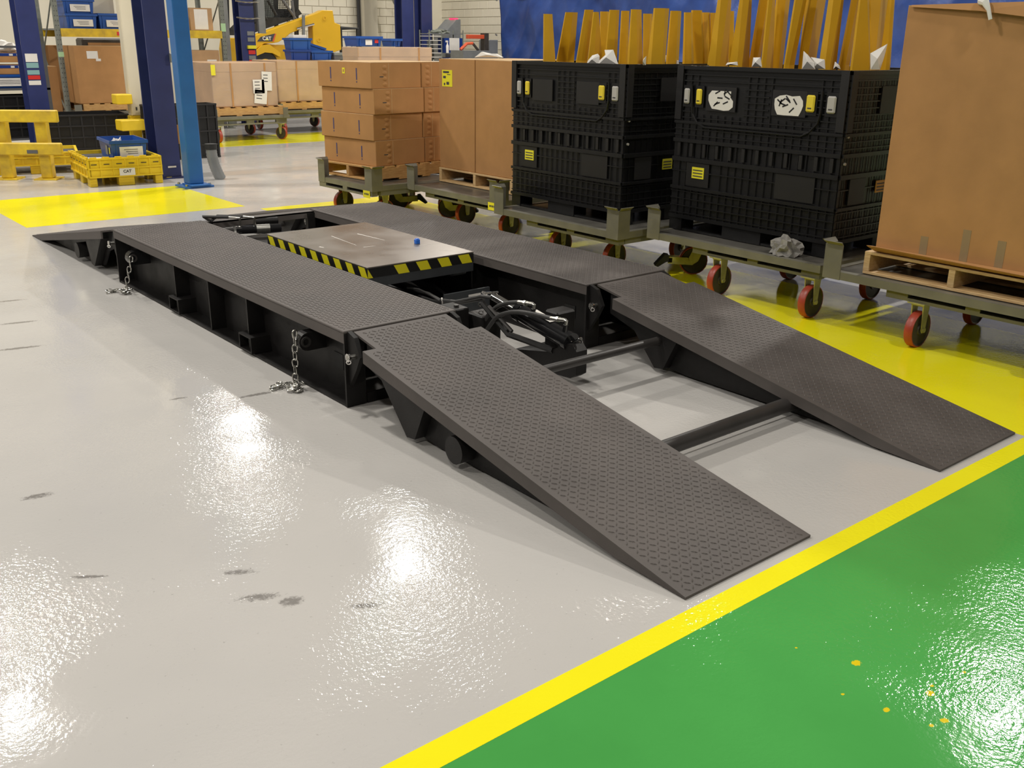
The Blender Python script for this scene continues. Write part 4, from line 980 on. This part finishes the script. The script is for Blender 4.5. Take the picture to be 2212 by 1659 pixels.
# cream mast with hanging hook on a yellow foot
mp_ = py(300, 300, 12.3); ms = thing('lift_mast', 'cream lifting mast with a hanging hook on a yellow foot', 'mast', (mp_.x, 12.3, 0))
a = py(285, 250, 12.3); b = py(330, 250, 12.3); wv = b.x - a.x
bx((a.x - mp_.x, 0, a.z), (b.x - mp_.x, .14, 5.5)).build('mast_body', 'cream', ms, bevel=.01)
for k, xq in enumerate((.10, .20, .30)): bx((a.x - mp_.x + xq * wv * 2.2, -.003, a.z + .07), (a.x - mp_.x + xq * wv * 2.2 + .02, 0, a.z + .11)).build('stencil_mark', 'ink', ms)
MB().tube([(a.x - mp_.x + wv * .7, -.02, 4.0), (a.x - mp_.x + wv * .72, -.02, a.z + .30)], .010, 8).build('rope', 'grey_dark', ms, True)
MB().tube([(a.x - mp_.x + wv * .72, -.02, a.z + .32), (a.x - mp_.x + wv * .74, -.02, a.z + .24), (a.x - mp_.x + wv * .74, -.02, a.z + .16)], [.012, .030, .016], 10).build('hook_weight', 'wheel_dark', ms, True)
c1_ = py(292, 310, 12.3); bx((c1_.x - mp_.x - .02, .01, 0), (c1_.x - mp_.x + .12, .13, a.z)).build('yellow_foot', 'plastic_yellow', ms, bevel=.008)
q0 = py(262, 283, 12.1); bx((q0.x - mp_.x, -.25, q0.z), (c1_.x - mp_.x + .10, .01, q0.z + .14)).build('yellow_arm', 'plastic_yellow', ms, bevel=.01)
q0 = py(253, 226, 12.2); bx((q0.x - mp_.x, -.10, q0.z), (a.x - mp_.x, .10, q0.z + .13)).build('yellow_bumper', 'plastic_yellow', ms, bevel=.01)

# far-left navy column with labels, and shelves of small goods
g = py(83, 250, 13.9); lc = hcol('navy blue steel column left, behind the guard rail', (g.x, 13.9, 0), .0, .26, .30)
for (z, hh, mm) in ((1.28, .11, 'paper'), (1.20, .07, 'teal_label'), (1.11, .06, 'teal_label'), (1.045, .055, 'red'), (.97, .06, 'paper')):
    bx((-.10, -.1535, z - .02), (.06, -.1505, z - .02 + hh)).build('notice', mm, lc)
sf = py(0, 160, 14.2)
ss = thing('steel_shelf', 'low steel shelf with bins at the left edge of the picture', 'shelf', (sf.x - .9, 14.2, 0))
for z in (.16, .86): bx((0, 0, z), (1.55, .6, z + .03)).build('shelf_board', 'grey_dark', ss)
for q in ((0, 0), (1.5, 0), (0, .55), (1.5, .55)): bx((q[0], q[1], 0), (q[0] + .05, q[1] + .05, 1.5)).build('shelf_post', 'grey_dark', ss)
bx((0, .01, 1.44), (1.55, .03, 1.47)).build('top_rail', 'grey_dark', ss)
sx_ = sf.x
ribbed_crate('black crate on the lower board of the left shelf', (sx_ - .75, 14.22, .19), 0, 1.30, .5, .60, group='black plastic crates in the background')
bin_('long blue bin with a white card on the left shelf', (sx_ - .45, 14.20, .891), 0, 1.0, .5, .19)
for k, (z, lab) in enumerate(((1.081, 'cardboard tray with blue band on the left bin, lower one'), (1.245, 'cardboard tray with blue band on the left bin, upper one'))):
    t = thing('cardboard_tray', lab, 'tray', (sx_ - .20, 14.22, z), 0, 'cardboard trays on the left bin')
    bx((0, 0, 0), (.70, .45, .13)).build('tray_body', 'cardboard', t, bevel=.004); bx((.08, -.003, .085), (.66, 0, .125)).build('blue_band', 'bin_blue_dark', t)
    for q in range(3): bx((.36 + q * .1, -.005, .09), (.41 + q * .1, -.003, .115)).build('band_print', 'paper', t)
crumple('white paper bundle on top of the cardboard trays', (sx_ + .12, 14.42, 1.376), (.28, .18, .13), 'paper', 12, 'paper_bundle', 'paper')

# ================================================================== PALLET RACK behind
RY = 16.4
xl_, xr_ = py(150, 250, RY).x, py(488, 128, RY).x
rk = thing('pallet_rack', 'pallet rack with perforated green uprights and yellow beams', 'rack', (xl_, RY, 0)); RWd = xr_ - xl_
for x in (0, RWd):
    for y in (0, 1.05):
        m = bx((-.04, y, .012), (.04, y + .06, 4.2)).build('upright', 'rack_green', rk, loc=(x, 0, 0)); bx((-.07, y - .03, 0), (.07, y + .09, .012)).build('foot_plate', 'rack_green', m)
        if y == 0:
            hm = bx((-.006, -.002, -.008), (.006, 0, .008)).mesh('upright_hole', 'ink')
            for k in range(30):
                for q in (-.02, .02): inst('upright_hole', hm, m, (q, 0, .5 + k * .075))
    for z0, z1 in ((.3, 1.3), (2.3, 1.3), (2.3, 3.2)):
        MB().tube([(x, .05, z0), (x, 1.05, z1)], .014, 6).build('brace', 'rack_green', rk)
    for z in (.3, 2.3): MB().tube([(x, .05, z), (x, 1.05, z)], .014, 6).build('strut', 'rack_green', rk)
za = py(200, 80, RY).z; zb = py(200, 62, RY).z; ZB = zb
for y in (-.02, 1.05): 
    bm_ = bx((.041, y, za), (RWd - .041, y + .06, zb)).build('beam', 'rail_yellow', rk)
for k, (x, mm) in enumerate(((.95, 'red'), (1.32, 'paper'), (1.5, 'paper'), (2.0, 'paper'))):
    bx((x, -.024, za + .03), (x + .11, -.0205, za + .09)).build('beam_sticker', mm, rk)
bx((.045, .04, zb - .03), (RWd - .045, 1.05, zb - .002)).build('deck_sheet', 'grey_metal', rk)
bx((-.045, -.004, 1.28), (.045, -.0005, 1.36)).build('upright_tag', 'green_label', rk); bx((RWd - .045, -.004, 1.72), (RWd + .045, -.0005, 1.86)).build('upright_tag', 'green_label', rk)
def onbeam(x, y=.08): return (xl_ + x, RY + y, ZB)
bh = .235
pA = py(137, 58, RY).x - xl_ + .08
bin_('blue bin with white card on the rack beam, lower of the pair', onbeam(pA), 0, .50, .5, bh, group='blue bins on the rack'); t = bin_('blue bin with white card on the rack beam, upper of the pair', (xl_ + pA - .02, RY + .09, ZB + bh + .002), 0, .50, .48, .225, group='blue bins on the rack')
bin_('blue bin on the rack beam right of the stacked pair', onbeam(pA + .535), 0, .54, .5, .25, group='blue bins on the rack')
carton('brown carton with white label on the rack beam near the mast', xl_ + pA + 1.12, RY + .1, ZB, .5, .5, .62, m='cardboard_pale')
tq = carton('cream carton standing behind the blue bins on the rack', xl_ + pA + .45, RY + .65, ZB, .55, .35, .52, m='cream')
cb = py(415, 62, RY).x
t = carton('brown carton with a white document on the rack beam beside the blue post', cb, RY + .05, ZB, .42, .5, .38, m='cardboard_pale')
bx((.08, -.003, .02), (.33, 0, .36)).build('document', 'paper', t)
t = thing('covered_goods', 'dark covered goods at the back of the rack bay', 'goods', (xl_ + .15, RY + 1.3, 0)); bx((.75, .5, 0), (RWd * .62, .9, 1.58)).build('cover', 'wheel_dark', t, bevel=.03); bx((.85, .49, 1.2), (1.5, .5, 1.5)).build('cover_patch', 'cardboard', t)
# goods in the lower rack bay
u0 = py(152, 285, RY - .25)
def small_cart(label, x, y, W, D, z=.34, group='grey carts in the background', ycast=None):
    t = thing('platform_cart', label, 'cart', (x, y, 0), 0, group)
    bx((0, 0, z - .05), (W, D, z)).build('deck', 'cart_grey', t, bevel=.004)
    m = MB(); m.box((.04, .04, z - .14), (W - .04, .08, z - .115)).box((.04, .04, z - .075), (W - .04, .08, z - .05))
    for a, b in ((0, .15), (.45, .55), (.85, 1)): m.box((.04 + (W - .08) * a, .04, z - .115), (.04 + (W - .08) * b, .08, z - .075))
    m.build('side_channel', 'cart_grey', t)
    bx((.04, D - .08, z - .14), (W - .04, D - .04, z - .05)).build('side_channel', 'cart_grey', t)
    for q, (a, b) in enumerate(((.14, .06), (W - .14, .06), (.2, D - .1), (W - .2, D - .1))):
        c = inst('caster', CM['fork'], t, (a, b, .103), (0, 0, PI / 2 + .5 * (q % 2)), (1, 1, max(.3, (z - .14 - .103) / .158))); c.scale = (1, 1, 1); 
        inst('wheel', CM['wheel'], c); inst('tire', CM['tire'], c)
    for q in ((0, 0), (W - .03, 0)): bx((q[0], -.006, z - .05), (q[0] + .12 * (1 if q[0] == 0 else -1) + (.03 if q[0] else 0), 0, z + .12)).build('corner_guide', 'cart_grey', t)
    return t
z_s = .404
xx0 = py(160, 240, RY - .3).x
small_cart('grey cart under the big rack carton', xx0, RY - .35, 1.45, 1.1, z_s)
pallet('wooden pallet under the big carton in the rack', xx0 + .16, RY - .32, z_s + .001, 1.15, 1.0, group='wooden pallets in the background')
ct = carton('big brown carton with white label in the rack bay', xx0 + .12, RY - .30, z_s + .133, 1.20, .95, .92, group=None)
bx((.20, -.003, .72), (.38, 0, .84)).build('label', 'paper', ct); bx((.34, -.003, .68), (.42, 0, .72)).build('label_corner', 'paper', ct)
g = py(110, 215, RY + .35); carton('open tall brown carton between rack upright and left column', g.x - .18, RY + .3, 0, .34, .5, 1.12, m='cardboard')
g = py(120, 215, RY + 1.4); carton('brown carton standing behind the rack brace', g.x - .25, RY + 1.25, 0, .62, .5, 1.45, m='cardboard')
g = py(418, 130, RY); t = carton('brown carton strapped with tape under the right rack beam', g.x, RY + .05, .931, .52, .40, .46, m='cardboard_pale')
bx((-.001, -.002, .22), (.52, 0, .235)).build('strap', 'paper', t); bx((.28, -.003, .0), (.46, 0, .30)).build('document', 'paper', t)
tb_ = thing('steel_table', 'low steel table carrying the taped carton in the rack', 'table', (g.x - .05, RY + .02, 0))
bx((0, 0, .88), (.60, .46, .93)).build('table_top', 'grey_dark', tb_)
for q in ((0, 0), (.55, 0), (0, .41), (.55, .41)): bx((q[0], q[1], 0), (q[0] + .05, q[1] + .05, .88)).build('leg', 'grey_dark', tb_)

# ================================================================== WRAPPED PALLET LOADS
def wrapped(label, x, y, z, W, D, hh, papers=(), rz=0.0, m='cardboard_pale'):
    t = thing('wrapped_load', label, 'wrapped load', (x, y, z), rz, 'film wrapped pallet loads')
    bx((.01, .01, 0), (W - .01, D - .01, hh)).build('carton_body', m, t, bevel=.006)
    bx((.005, .005, hh - .14), (W - .005, D - .005, hh + .004)).build('lid', m, t, bevel=.006)
    for u in (.28, .80): bx((W * u, -.001, 0), (W * u + .03, .006, hh)).build('strap', 'cardboard', t)
    bx((0, 0, .0), (W, D, hh + .012)).build('stretch_film', 'wrap', t, bevel=.02)
    for (u, v, w, h, a) in papers:
        s = inst('document', bx((-w / 2, -.003, -h / 2), (w / 2, 0, h / 2)).mesh('document', 'paper'), t, (u * W, -.006, v * hh), (0, a, 0))
        for q in range(3): inst('document_print', bx((-w * .35, -.004, h * .3 - q * .05), (w * .1, -.003, h * .3 - q * .05 + .012)).mesh('document_print', 'ink'), s)
    return t
WY = 14.0
xa = py(462, 232, WY).x; xb = py(603, 236, WY).x
small_cart('grey cart under the film wrapped load with white documents', xa - .12, WY - .12, xb - xa + .25, 1.25, .40)
pallet('wooden pallet under the film wrapped load with white documents', xa - .02, WY - .04, .401, xb - xa + .10, 1.10, h=.14, group='wooden pallets in the background')
zt_ = py(520, 136, WY).z
w1 = wrapped('film wrapped brown carton with three white documents', xa, WY, .542, xb - xa, 1.05, zt_ - .542, papers=((.70, .46, .20, .22, .0), (.83, .58, .18, .30, .05), (.72, .22, .22, .22, .12)))
bx((-.002, -.016, .5), (.07, -.012, .66)).build('yellow_sticker', 'label_yellow', w1)
xa2 = py(603, 228, WY + .9).x; xb2 = xa2 + 1.3
small_cart('grey cart under the film wrapped load behind the flat carton stack', xa2 - .10, WY + .80, 1.55, 1.25, .40)
pallet('wooden pallet under the film wrapped load behind the flat carton stack', xa2 + .02, WY + .86, .401, 1.32, 1.10, h=.14, group='wooden pallets in the background')
z2_ = py(640, 132, WY + .9).z
wrapped('film wrapped brown carton behind the stack of flat cartons', xa2, WY + .9, .542, 1.32, 1.0, z2_ - .542)
g = py(668, 128, WY + .9)
# blue bins on that load
bx0 = py(629, 128, WY + 1.0).x
def bw(x0, x1, Y): return py(x1, 100, Y).x - py(x0, 100, Y).x
bin_('royal blue bin on the wrapped load, lower left of the pile', (bx0, WY + 1.0, z2_ + .016), 0, .40, .26, .175, 'bin_blue_dark', False, 'blue bins on the wrapped load')
bin_('blue bin with a white lid box on top of the pile of bins', (bx0, WY + 1.0, z2_ + .193), 0, .42, .26, .195, 'bin_blue', False, 'blue bins on the wrapped load')
bin_('blue bin on the wrapped load right of the stacked pair', (bx0 + .44, WY + 1.05, z2_ + .016), 0, .42, .25, .16, 'bin_blue', False, 'blue bins on the wrapped load')
t = bx((.09, .05, z2_ + .389), (.36, .22, z2_ + .44)).build('white_carton', 'paper', None, loc=(bx0, WY + 1.0, 0), bevel=.004); tag(t, 'small white carton on top of the blue bins', 'box')
t = bin_('pale blue bin lying tilted behind the other blue bins', (bx0 + .40, WY + 1.45, z2_ + .16), .1, .55, .28, .20, 'bin_blue', False, 'blue bins on the wrapped load', tilt=.25)
# third load behind the flat cartons
Y3 = 12.2
x3 = py(775, 128, Y3).x; x4 = py(936, 128, Y3).x; z3 = py(850, 103, Y3).z
wrapped('low film wrapped brown carton showing above the flat carton stack', x3, Y3 + .02, 0, x4 - x3, .50, z3)
t = bin_('blue bin with white and red stickers lying on the low wrapped load', (py(778, 100, Y3).x, Y3 + .1, z3 + .016), 0, .46, .4, .15, 'bin_blue', False, 'blue bins above the flat cartons')
bx((.16, .0, .02), (.28, .006, .10)).build('white_sticker', 'paper', t); bx((.33, .0, .05), (.40, .006, .10)).build('red_sticker', 'red', t)
bin_('blue bin behind the stickered blue bin on the low wrapped load', (py(845, 100, Y3 + .3).x, Y3 + .3, z3 + .016), 0, .20, .3, .12, 'bin_blue', False, 'blue bins above the flat cartons')
gx = py(700, 128, 12.9); 
t = thing('grey_case', 'grey flat plastic case with a white and green tag behind the flat cartons', 'case', (py(722, 128, WY + 1.0).x, WY + 1.0, z2_ + .016), -.10)
bx((0, 0, 0), (.42, .35, .07)).build('case_base', 'grey_dark', t, bevel=.006); bx((.005, .005, .073), (.415, .345, .125)).build('case_lid', 'grey_metal', t, bevel=.006); bx((.32, -.004, .02), (.39, 0, .12)).build('case_tag', 'paper', t)
# ================================================================== SKID STEER LOADER
LY = 18.2
ld_ = thing('skid_steer_loader', 'yellow skid steer loader with black caged cab and lettered lift arm', 'loader', (py(620, 100, LY).x, LY, 0))
ox = ld_.location.x
def pz(*q, Y=LY):
    r = []
    for x, y in q:
        p = py(400 + x * .16275, y * .16275, Y); r.append((p.x - ox, p.z))
    return r
arm = pz((870, 490), (1520, 255), (1760, 170), (1830, 135), (1960, 138), (1985, 300), (2060, 330), (2075, 660), (1960, 700), (1700, 600), (1690, 340), (1600, 365), (1400, 440), (1330, 500), (1240, 560), (1160, 575), (1050, 580), (960, 640), (870, 700))
MB().prism(arm, 'y', 0, .22).build('lift_arm', 'loader_yellow', ld_, bevel=.01)
body = pz((860, 620), (1000, 560), (1250, 600), (1700, 600), (1960, 700), (1960, 900), (860, 900))
MB().prism(body, 'y', .15, 1.5).build('chassis', 'loader_yellow', ld_)
q = pz((1065, 900))[0]; wr_ = pz((1250, 900))[0][0] - q[0]
def wheelm(x, z, r, y0, y1, m1, nm):
    o = MB().tube([(x, y0, z), (x, y0 + .03, z), (x, y1 - .03, z), (x, y1, z)], [r * .9, r, r, r * .9], 28).build(nm, m1, ld_, True); return o
for dx in (0, 1.15):
    o = wheelm(q[0] + dx, q[1] + .02, wr_, -.02, .30, 'rubber', 'wheel'); MB().cyl((q[0] + dx, -.03, q[1] + .02), (q[0] + dx, .0, q[1] + .02), wr_ * .5, 20).build('wheel_hub', 'loader_yellow', o, True)
fen = pz((880, 720), (1010, 600), (1110, 590), (1255, 700), (1255, 760), (1150, 705), (1050, 695), (940, 740), (880, 800)); MB().prism(fen, 'y', -.04, .3).build('fender', 'loader_yellow', ld_)
# decal with lettering
dk = pz((955, 550), (1000, 490), (1190, 445), (1170, 550)); MB().prism(dk, 'y', -.006, -.001).build('decal', 'ink', ld_)
dr = pz((1155, 552), (1190, 445), (1205, 450), (1175, 552)); MB().prism(dr, 'y', -.007, -.001).build('decal_edge', 'red_orange', ld_)
tc_ = pz((1082, 512))[0]; inst('lettering', text_mesh('CAT', .10, 'paper', extrude=.002, bold=.003), ld_, (tc_[0], -.010, tc_[1]), (PI / 2, 0, 0))
tri = pz((1060, 535), (1085, 515), (1105, 535)); MB().prism(tri, 'y', -.014, -.012).build('decal_triangle', 'label_yellow', ld_)
# cab cage
for s, (pA_, pB_) in enumerate((((915, 480), (900, -400)), ((1580, 480), (1580, -400)), ((1040, 300), (1010, -400)), ((1530, 260), (1560, -200)))):
    a, b = pz(pA_, pB_)
    for yy in (.35, 1.3): MB().tube([(a[0], yy, a[1]), (b[0], yy, b[1])], .05, 8).build('cab_post', 'rubber', ld_, True)
bk_ = pz((900, 470), (1500, 260), (1640, 180), (1590, 110), (1500, 230), (1150, 230), (1030, 300), (930, 400)); MB().prism(bk_, 'y', .30, 1.35).build('cab_base', 'rubber', ld_)
sg = pz((1010, 270), (1010, -300), (1500, -300), (1500, 250)); 
xs0, zs0 = sg[0]; xs1, zs1 = sg[2]
gm = MB()
for k in range(26):
    x = xs0 + (xs1 - xs0) * k / 25; gm.box((x - .006, .50, zs0), (x + .006, .51, zs1))
for k in range(int((zs1 - zs0) / .035)):
    z = zs0 + k * .035; gm.box((xs0, .495, z - .005), (xs1, .505, z + .005))
o = gm.build('window_mesh', 'rubber', ld_); o['kind'] = 'stuff'
bx((xs0, 1.2, zs0), (xs1, 1.21, zs1)).build('rear_window', 'rack_green', ld_)
for d in (((1050, 60), (1160, 260)), ((1180, 0), (1290, 200)), ((1350, -40), (1550, 250)), ((1500, 0), (1560, 480))):
    a, b = pz(*d); MB().tube([(a[0], .28, a[1]), (b[0], .28, b[1])], .030, 6).build('cab_brace', 'grey_dark' if d[0][0] > 1300 else 'rubber', ld_, True)
a, b, c = pz((1470, 380), (1700, 320), (1560, 480)); MB().tube([(a[0], -.03, a[1]), (b[0], -.03, b[1])], .025, 8).build('lift_cylinder', 'chrome', ld_, True)
a, b = pz((1555, 200), (1555, 500)); MB().tube([(a[0], -.05, a[1]), (b[0], -.05, b[1])], .035, 8).build('safety_strap', 'grey_metal', ld_, True)
for cc, r in (((1850, 240), .05), ((1775, 530), .05)):
    p_ = pz(cc)[0]; MB().disc_ring((p_[0], -.004, p_[1]), (0, 1, 0), r * .5, r, .006, 16).build('pivot_pin', 'loader_yellow', ld_, True)
g0 = pz((870, 900))[0]; g1 = pz((1980, 900))[0]
bx((g0[0] + .2, .2, 0), (g1[0] - .2, 1.5, g0[1] + .1)).build('support_stand', 'grey_dark', ld_)
# black frame attachment behind the loader
fr = py(760, 60, LY + .8); ft_ = thing('black_frame', 'black steel frame with coiled hoses beside the loader', 'frame', (py(735, 60, LY + .8).x, LY + .8, 0))
fx = py(772, 60, LY + .8).x - ft_.location.x
MB().tube([(0, 0, 1.85), (fx, 0, 1.85), (fx * .95, 0, .9), (fx * .95, 0, 0)], .04, 8).build('frame_bar', 'rubber', ft_); MB().tube([(0, 0, 0), (0, 0, 1.85)], .04, 8).build('frame_leg', 'rubber', ft_)
MB().tube([(.05, -.05, 1.2), (.12, -.05, 1.5), (.2, -.06, 1.68), (.26, -.05, 1.6), (.24, -.05, 1.3)], .02, 8).build('hose', 'grey_metal', ft_, True); MB().tube([(.0, -.08, 1.15), (.2, -.05, 1.38), (.3, -.05, 1.25)], .03, 8).build('yellow_fitting', 'loader_yellow', ft_, True)
# yellow machine part seen between the rack upright and the column
a, b = py(497, 130, LY - .4), py(520, 82, LY - .4)
t = thing('loader_bucket_arm', 'yellow loader quick coupler seen left of the middle column', 'machine part', (a.x, LY - .4, 0)); wv = b.x - a.x
MB().prism([(0, .3), (wv, .3), (wv, b.z), (.05, b.z), (.0, b.z - .2)], 'y', 0, .5).build('coupler_plate', 'loader_yellow', t, bevel=.01); bx((.02, .05, 0), (wv - .02, .45, .3)).build('coupler_foot', 'grey_dark', t)

# ================================================================== COLUMNS AND WALL ITEMS AT THE BACK
def colpx(label, x0, x1, Y, y=60, b=None):
    a, c = py(x0, y, Y).x, py(x1, y, Y).x; return hcol(label, ((a + c) / 2, Y, 0), 0, c - a, c - a)
mc = colpx('navy blue steel column before the yellow loader', 512, 543, LY - 1.2)
bx((-.04, -.20, 1.42), (.13, -.145, 1.48)).build('yellow_band', 'label_yellow', mc)
for z, mm in ((1.32, 'red'), (1.22, 'grey_metal'), (1.14, 'red'), (1.55, 'grey_metal'), (1.66, 'grey_metal')): bx((-.02, -.158, z), (.12, -.1545, z + .075)).build('notice', mm, mc)
wv = .17
for z in (1.98, 2.27):
    pts = [(-wv * 1.4 + k * .06, -.22, z - .02 * math.sin(k * PI / 8)) for k in range(9)]; MB().tube(pts, [.012 + .006 * (k % 2) for k in range(9)], 6).build('guard_chain', 'zinc', mc)
bx((-.55, -.26, 0), (-.42, -.16, 3.6)).build('cable_tray', 'grey_metal', mc); bx((.20, -.22, 1.7), (.34, -.16, 3.6)).build('cable_bundle', 'grey_metal', mc)
c5 = colpx('navy blue steel column nearest the round fan on the back wall', 861, 886, 19.6); bx((-.05, -.16, 1.48), (.06, -.145, 1.58)).build('red_notice', 'red', c5)
c6 = colpx('navy blue steel column with white notices near the wall corner', 903, 926, 20.2); bx((-.06, -.16, 1.62), (.04, -.15, 1.85)).build('notice', 'paper', c6); bx((.05, -.16, 1.62), (.14, -.15, 1.85)).build('notice', 'paper', c6)
eb = py(905, 85, 20.0); bx((-.02, -.30, 1.15), (.26, -.16, 1.62)).build('switch_box', 'grey_metal', c6, bevel=.01)
fn = py(868, -6, 20.6); t = thing('wall_fan', 'round grey fan at the top edge behind the columns', 'fan', (fn.x, 20.6, fn.z))
MB().disc_ring((0, 0, 0), (0, 1, 0), .18, .27, .06, 24).build('fan_housing', 'grey_metal', t, True)
MB().cyl((0, -.02, 0), (0, .05, 0), .19, 24).build('fan_disc', 'grey_dark', t, True)
for k in range(5): bx((-.03, -.03, .03), (.03, -.024, .18), Matrix.Rotation(2 * PI * k / 5, 4, 'Y')).build('blade', 'grey_metal', t)
MB().cyl((0, .05, 0), (0, WB - 20.6 - .02, 0), .03, 8).build('wall_arm', 'grey_dark', t)
g = py(793, 45, WB - .06); t = thing('digital_display', 'small red digital display on the back wall', 'display', (g.x, WB - .10, g.z))
bx((-.10, 0, -.07), (.10, .08, .08)).build('display_case', 'red', t, bevel=.006); bx((-.08, -.004, -.045), (.08, 0, .05)).build('display_face', 'led_red', t)
MB().tube([(.0, .04, .07), (.02, .03, .25), (.08, .04, .5), (.07, .04, .9)], .008, 6).build('display_cable', 'ink', t)
# shelf of small parts near the wall corner
SYq = 18.6
a = py(928, 125, SYq); b = py(1000, 75, SYq); t = thing('parts_shelf', 'narrow parts shelf with bins and papers near the wall corner', 'shelf', (a.x, SYq, 0)); wv = b.x - a.x; zh = b.z
for k in range(9): bx((0, 0, zh - .05 - k * .095), (wv * .36, .4, zh - .035 - k * .095)).build('tray', 'paper', t)
for x in (0, wv * .36, wv): MB().cyl((x, 0, 0), (x, 0, zh + .1), .014, 6).build('shelf_post', 'rack_green', t); MB().cyl((x, .4, 0), (x, .4, zh + .1), .014, 6).build('shelf_post', 'rack_green', t)
bx((0, 0, zh + .0), (wv, .42, zh + .02)).build('top_board', 'grey_metal', t)
bx((wv * .46, .02, zh - .42), (wv, .3, zh - .08)).build('document_box', 'bin_blue_dark', t); bx((wv * .60, .012, zh - .36), (wv * .90, .019, zh - .08)).build('document', 'paper', t)
for k in range(3): bx((wv * .5, -.02, zh - .60 + .0 - k * .09), (wv * (.95), .3, zh - .53 - k * .09)).build('small_bin', 'bin_blue_dark', t)
for k in range(4): bx((wv * (.55 + k * .1), -.024, zh - .58), (wv * (.61 + k * .1), -.0205, zh - .54)).build('bin_card', 'paper', t)
sp = thing('spray_bottle', 'white spray bottle on the parts shelf', 'bottle', (a.x + wv * .50, SYq - .04, zh - .42))
MB().tube([(0, 0, 0), (0, 0, .16), (0, 0, .20), (0, 0, .24)], [.036, .036, .016, .014], 12).build('bottle_body', 'paper', sp, True); bx((-.05, -.012, .24), (.02, .012, .28)).build('spray_head', 'paper', sp, bevel=.004)
bx((-.05, -.05, -.012), (.06, .06, 0)).build('bottle_tray', 'grey_metal', sp)
crumple('pile of dark rags on top of the parts shelf', (a.x + wv * .42, SYq + .2, zh + .021), (.30, .15, .08), 'rack_green', 21, 'rag_pile', 'rags')
g = py(962, 72, SYq + .6); h = py(995, 42, SYq + .6); t = thing('sloped_cabinet', 'dark grey cabinet with sloping top and red lamp', 'cabinet', (g.x, SYq + .6, 0)); wv2 = h.x - g.x
MB().prism([(0, 0), (wv2, 0), (wv2, h.z), (wv2 * .75, h.z), (0, h.z - .32)], 'y', 0, .5).build('cabinet_body', 'grey_metal', t); bx((wv2 * .72, .1, h.z), (wv2 * .98, .3, h.z + .03)).build('signal_lamp', 'led_red', t)
g = py(995, 118, 17.6); h = py(1056, 88, 17.6); t = thing('red_clamp_stand', 'bench stand with bent red clamp arms before the tarpaulin', 'clamp', (g.x, 17.6, 0)); wv3 = h.x - g.x; zz_ = h.z
MB().tube([(.0, 0, zz_ - .20), (.18, 0, zz_ - .02 - .05), (.35, 0, zz_ - .06)], .035, 6).build('clamp_arm', 'red_orange', t); MB().tube([(.35, 0, zz_ - .06), (.52, 0, zz_ - .22)], .03, 6).build('clamp_lever', 'wheel_dark', t)
bx((.30, .1, zz_ + .04), (wv3 + .02, .2, zz_ + .13)).build('clamp_beam', 'red_orange', t, bevel=.006); bx((wv3 - .06, .08, 0), (wv3 + .06, .25, zz_ + .17)).build('clamp_post', 'wheel_dark', t); bx((0, -.1, zz_ - .9), (wv3, .4, zz_ - .22)).build('bench_top', 'grey_metal', t)
bx((.05, -.05, 0), (wv3 - .1, .3, zz_ - .9)).build('bench_leg', 'grey_dark', t)
g = py(1056, 118, 17.8); t = bx((0, 0, 0), (.28, .4, py(1060, 86, 17.8).z)).build('utility_post', 'grey_metal', None, loc=(g.x, 17.8, 0), bevel=.01); tag(t, 'plain grey utility box beside the tarpaulin edge', 'box')

# blue tarpaulin curtain in front of the right wall
TX = WR - .75
nu, nv = 320, 40; ya, yb = px(1074, 60, TX).y, 4.0
V = []; F = []
for j in range(nv + 1):
    z = 1.0 + 1.85 * j / nv
    for i in range(nu + 1):
        y = ya + (yb - ya) * i / nu
        d = .10 * math.sin(y * 2.1 + .9 * z) + .06 * abs(math.sin(y * 2.3 - 1.1 * z + 1)) + .05 * abs(math.sin(y * 3.9 + 2.3 * z)) + .03 * math.sin(y * 1.3 - 5 * z)
        V.append((d, y - ya, z))
for j in range(nv):
    for i in range(nu): a = j * (nu + 1) + i; F.append((a, a + 1, a + nu + 2, a + nu + 1))
me = bpy.data.meshes.new('tarpaulin'); me.from_pydata(V, [], F); me.materials.append(MATS['tarp']); me.shade_smooth()
tp = bpy.data.objects.new('tarpaulin', me); C.objects.link(tp); tp.location = (TX, ya, 0)
sm_ = tp.modifiers.new('thickness', 'SOLIDIFY'); sm_.thickness = .006
tag(tp, 'large blue tarpaulin curtain hanging behind the black crates', 'tarpaulin')
MB().cyl((0.0, .05, 2.87), (0.0, yb - ya - .1, 2.87), .03, 8).build('hanging_pole', 'grey_metal', tp)
for zq in (2.55, 1.75): MB().tube([(0, .02, zq), (.1, .18, zq + .02)], .02, 6).build('tie_cord', 'grey_dark', tp)
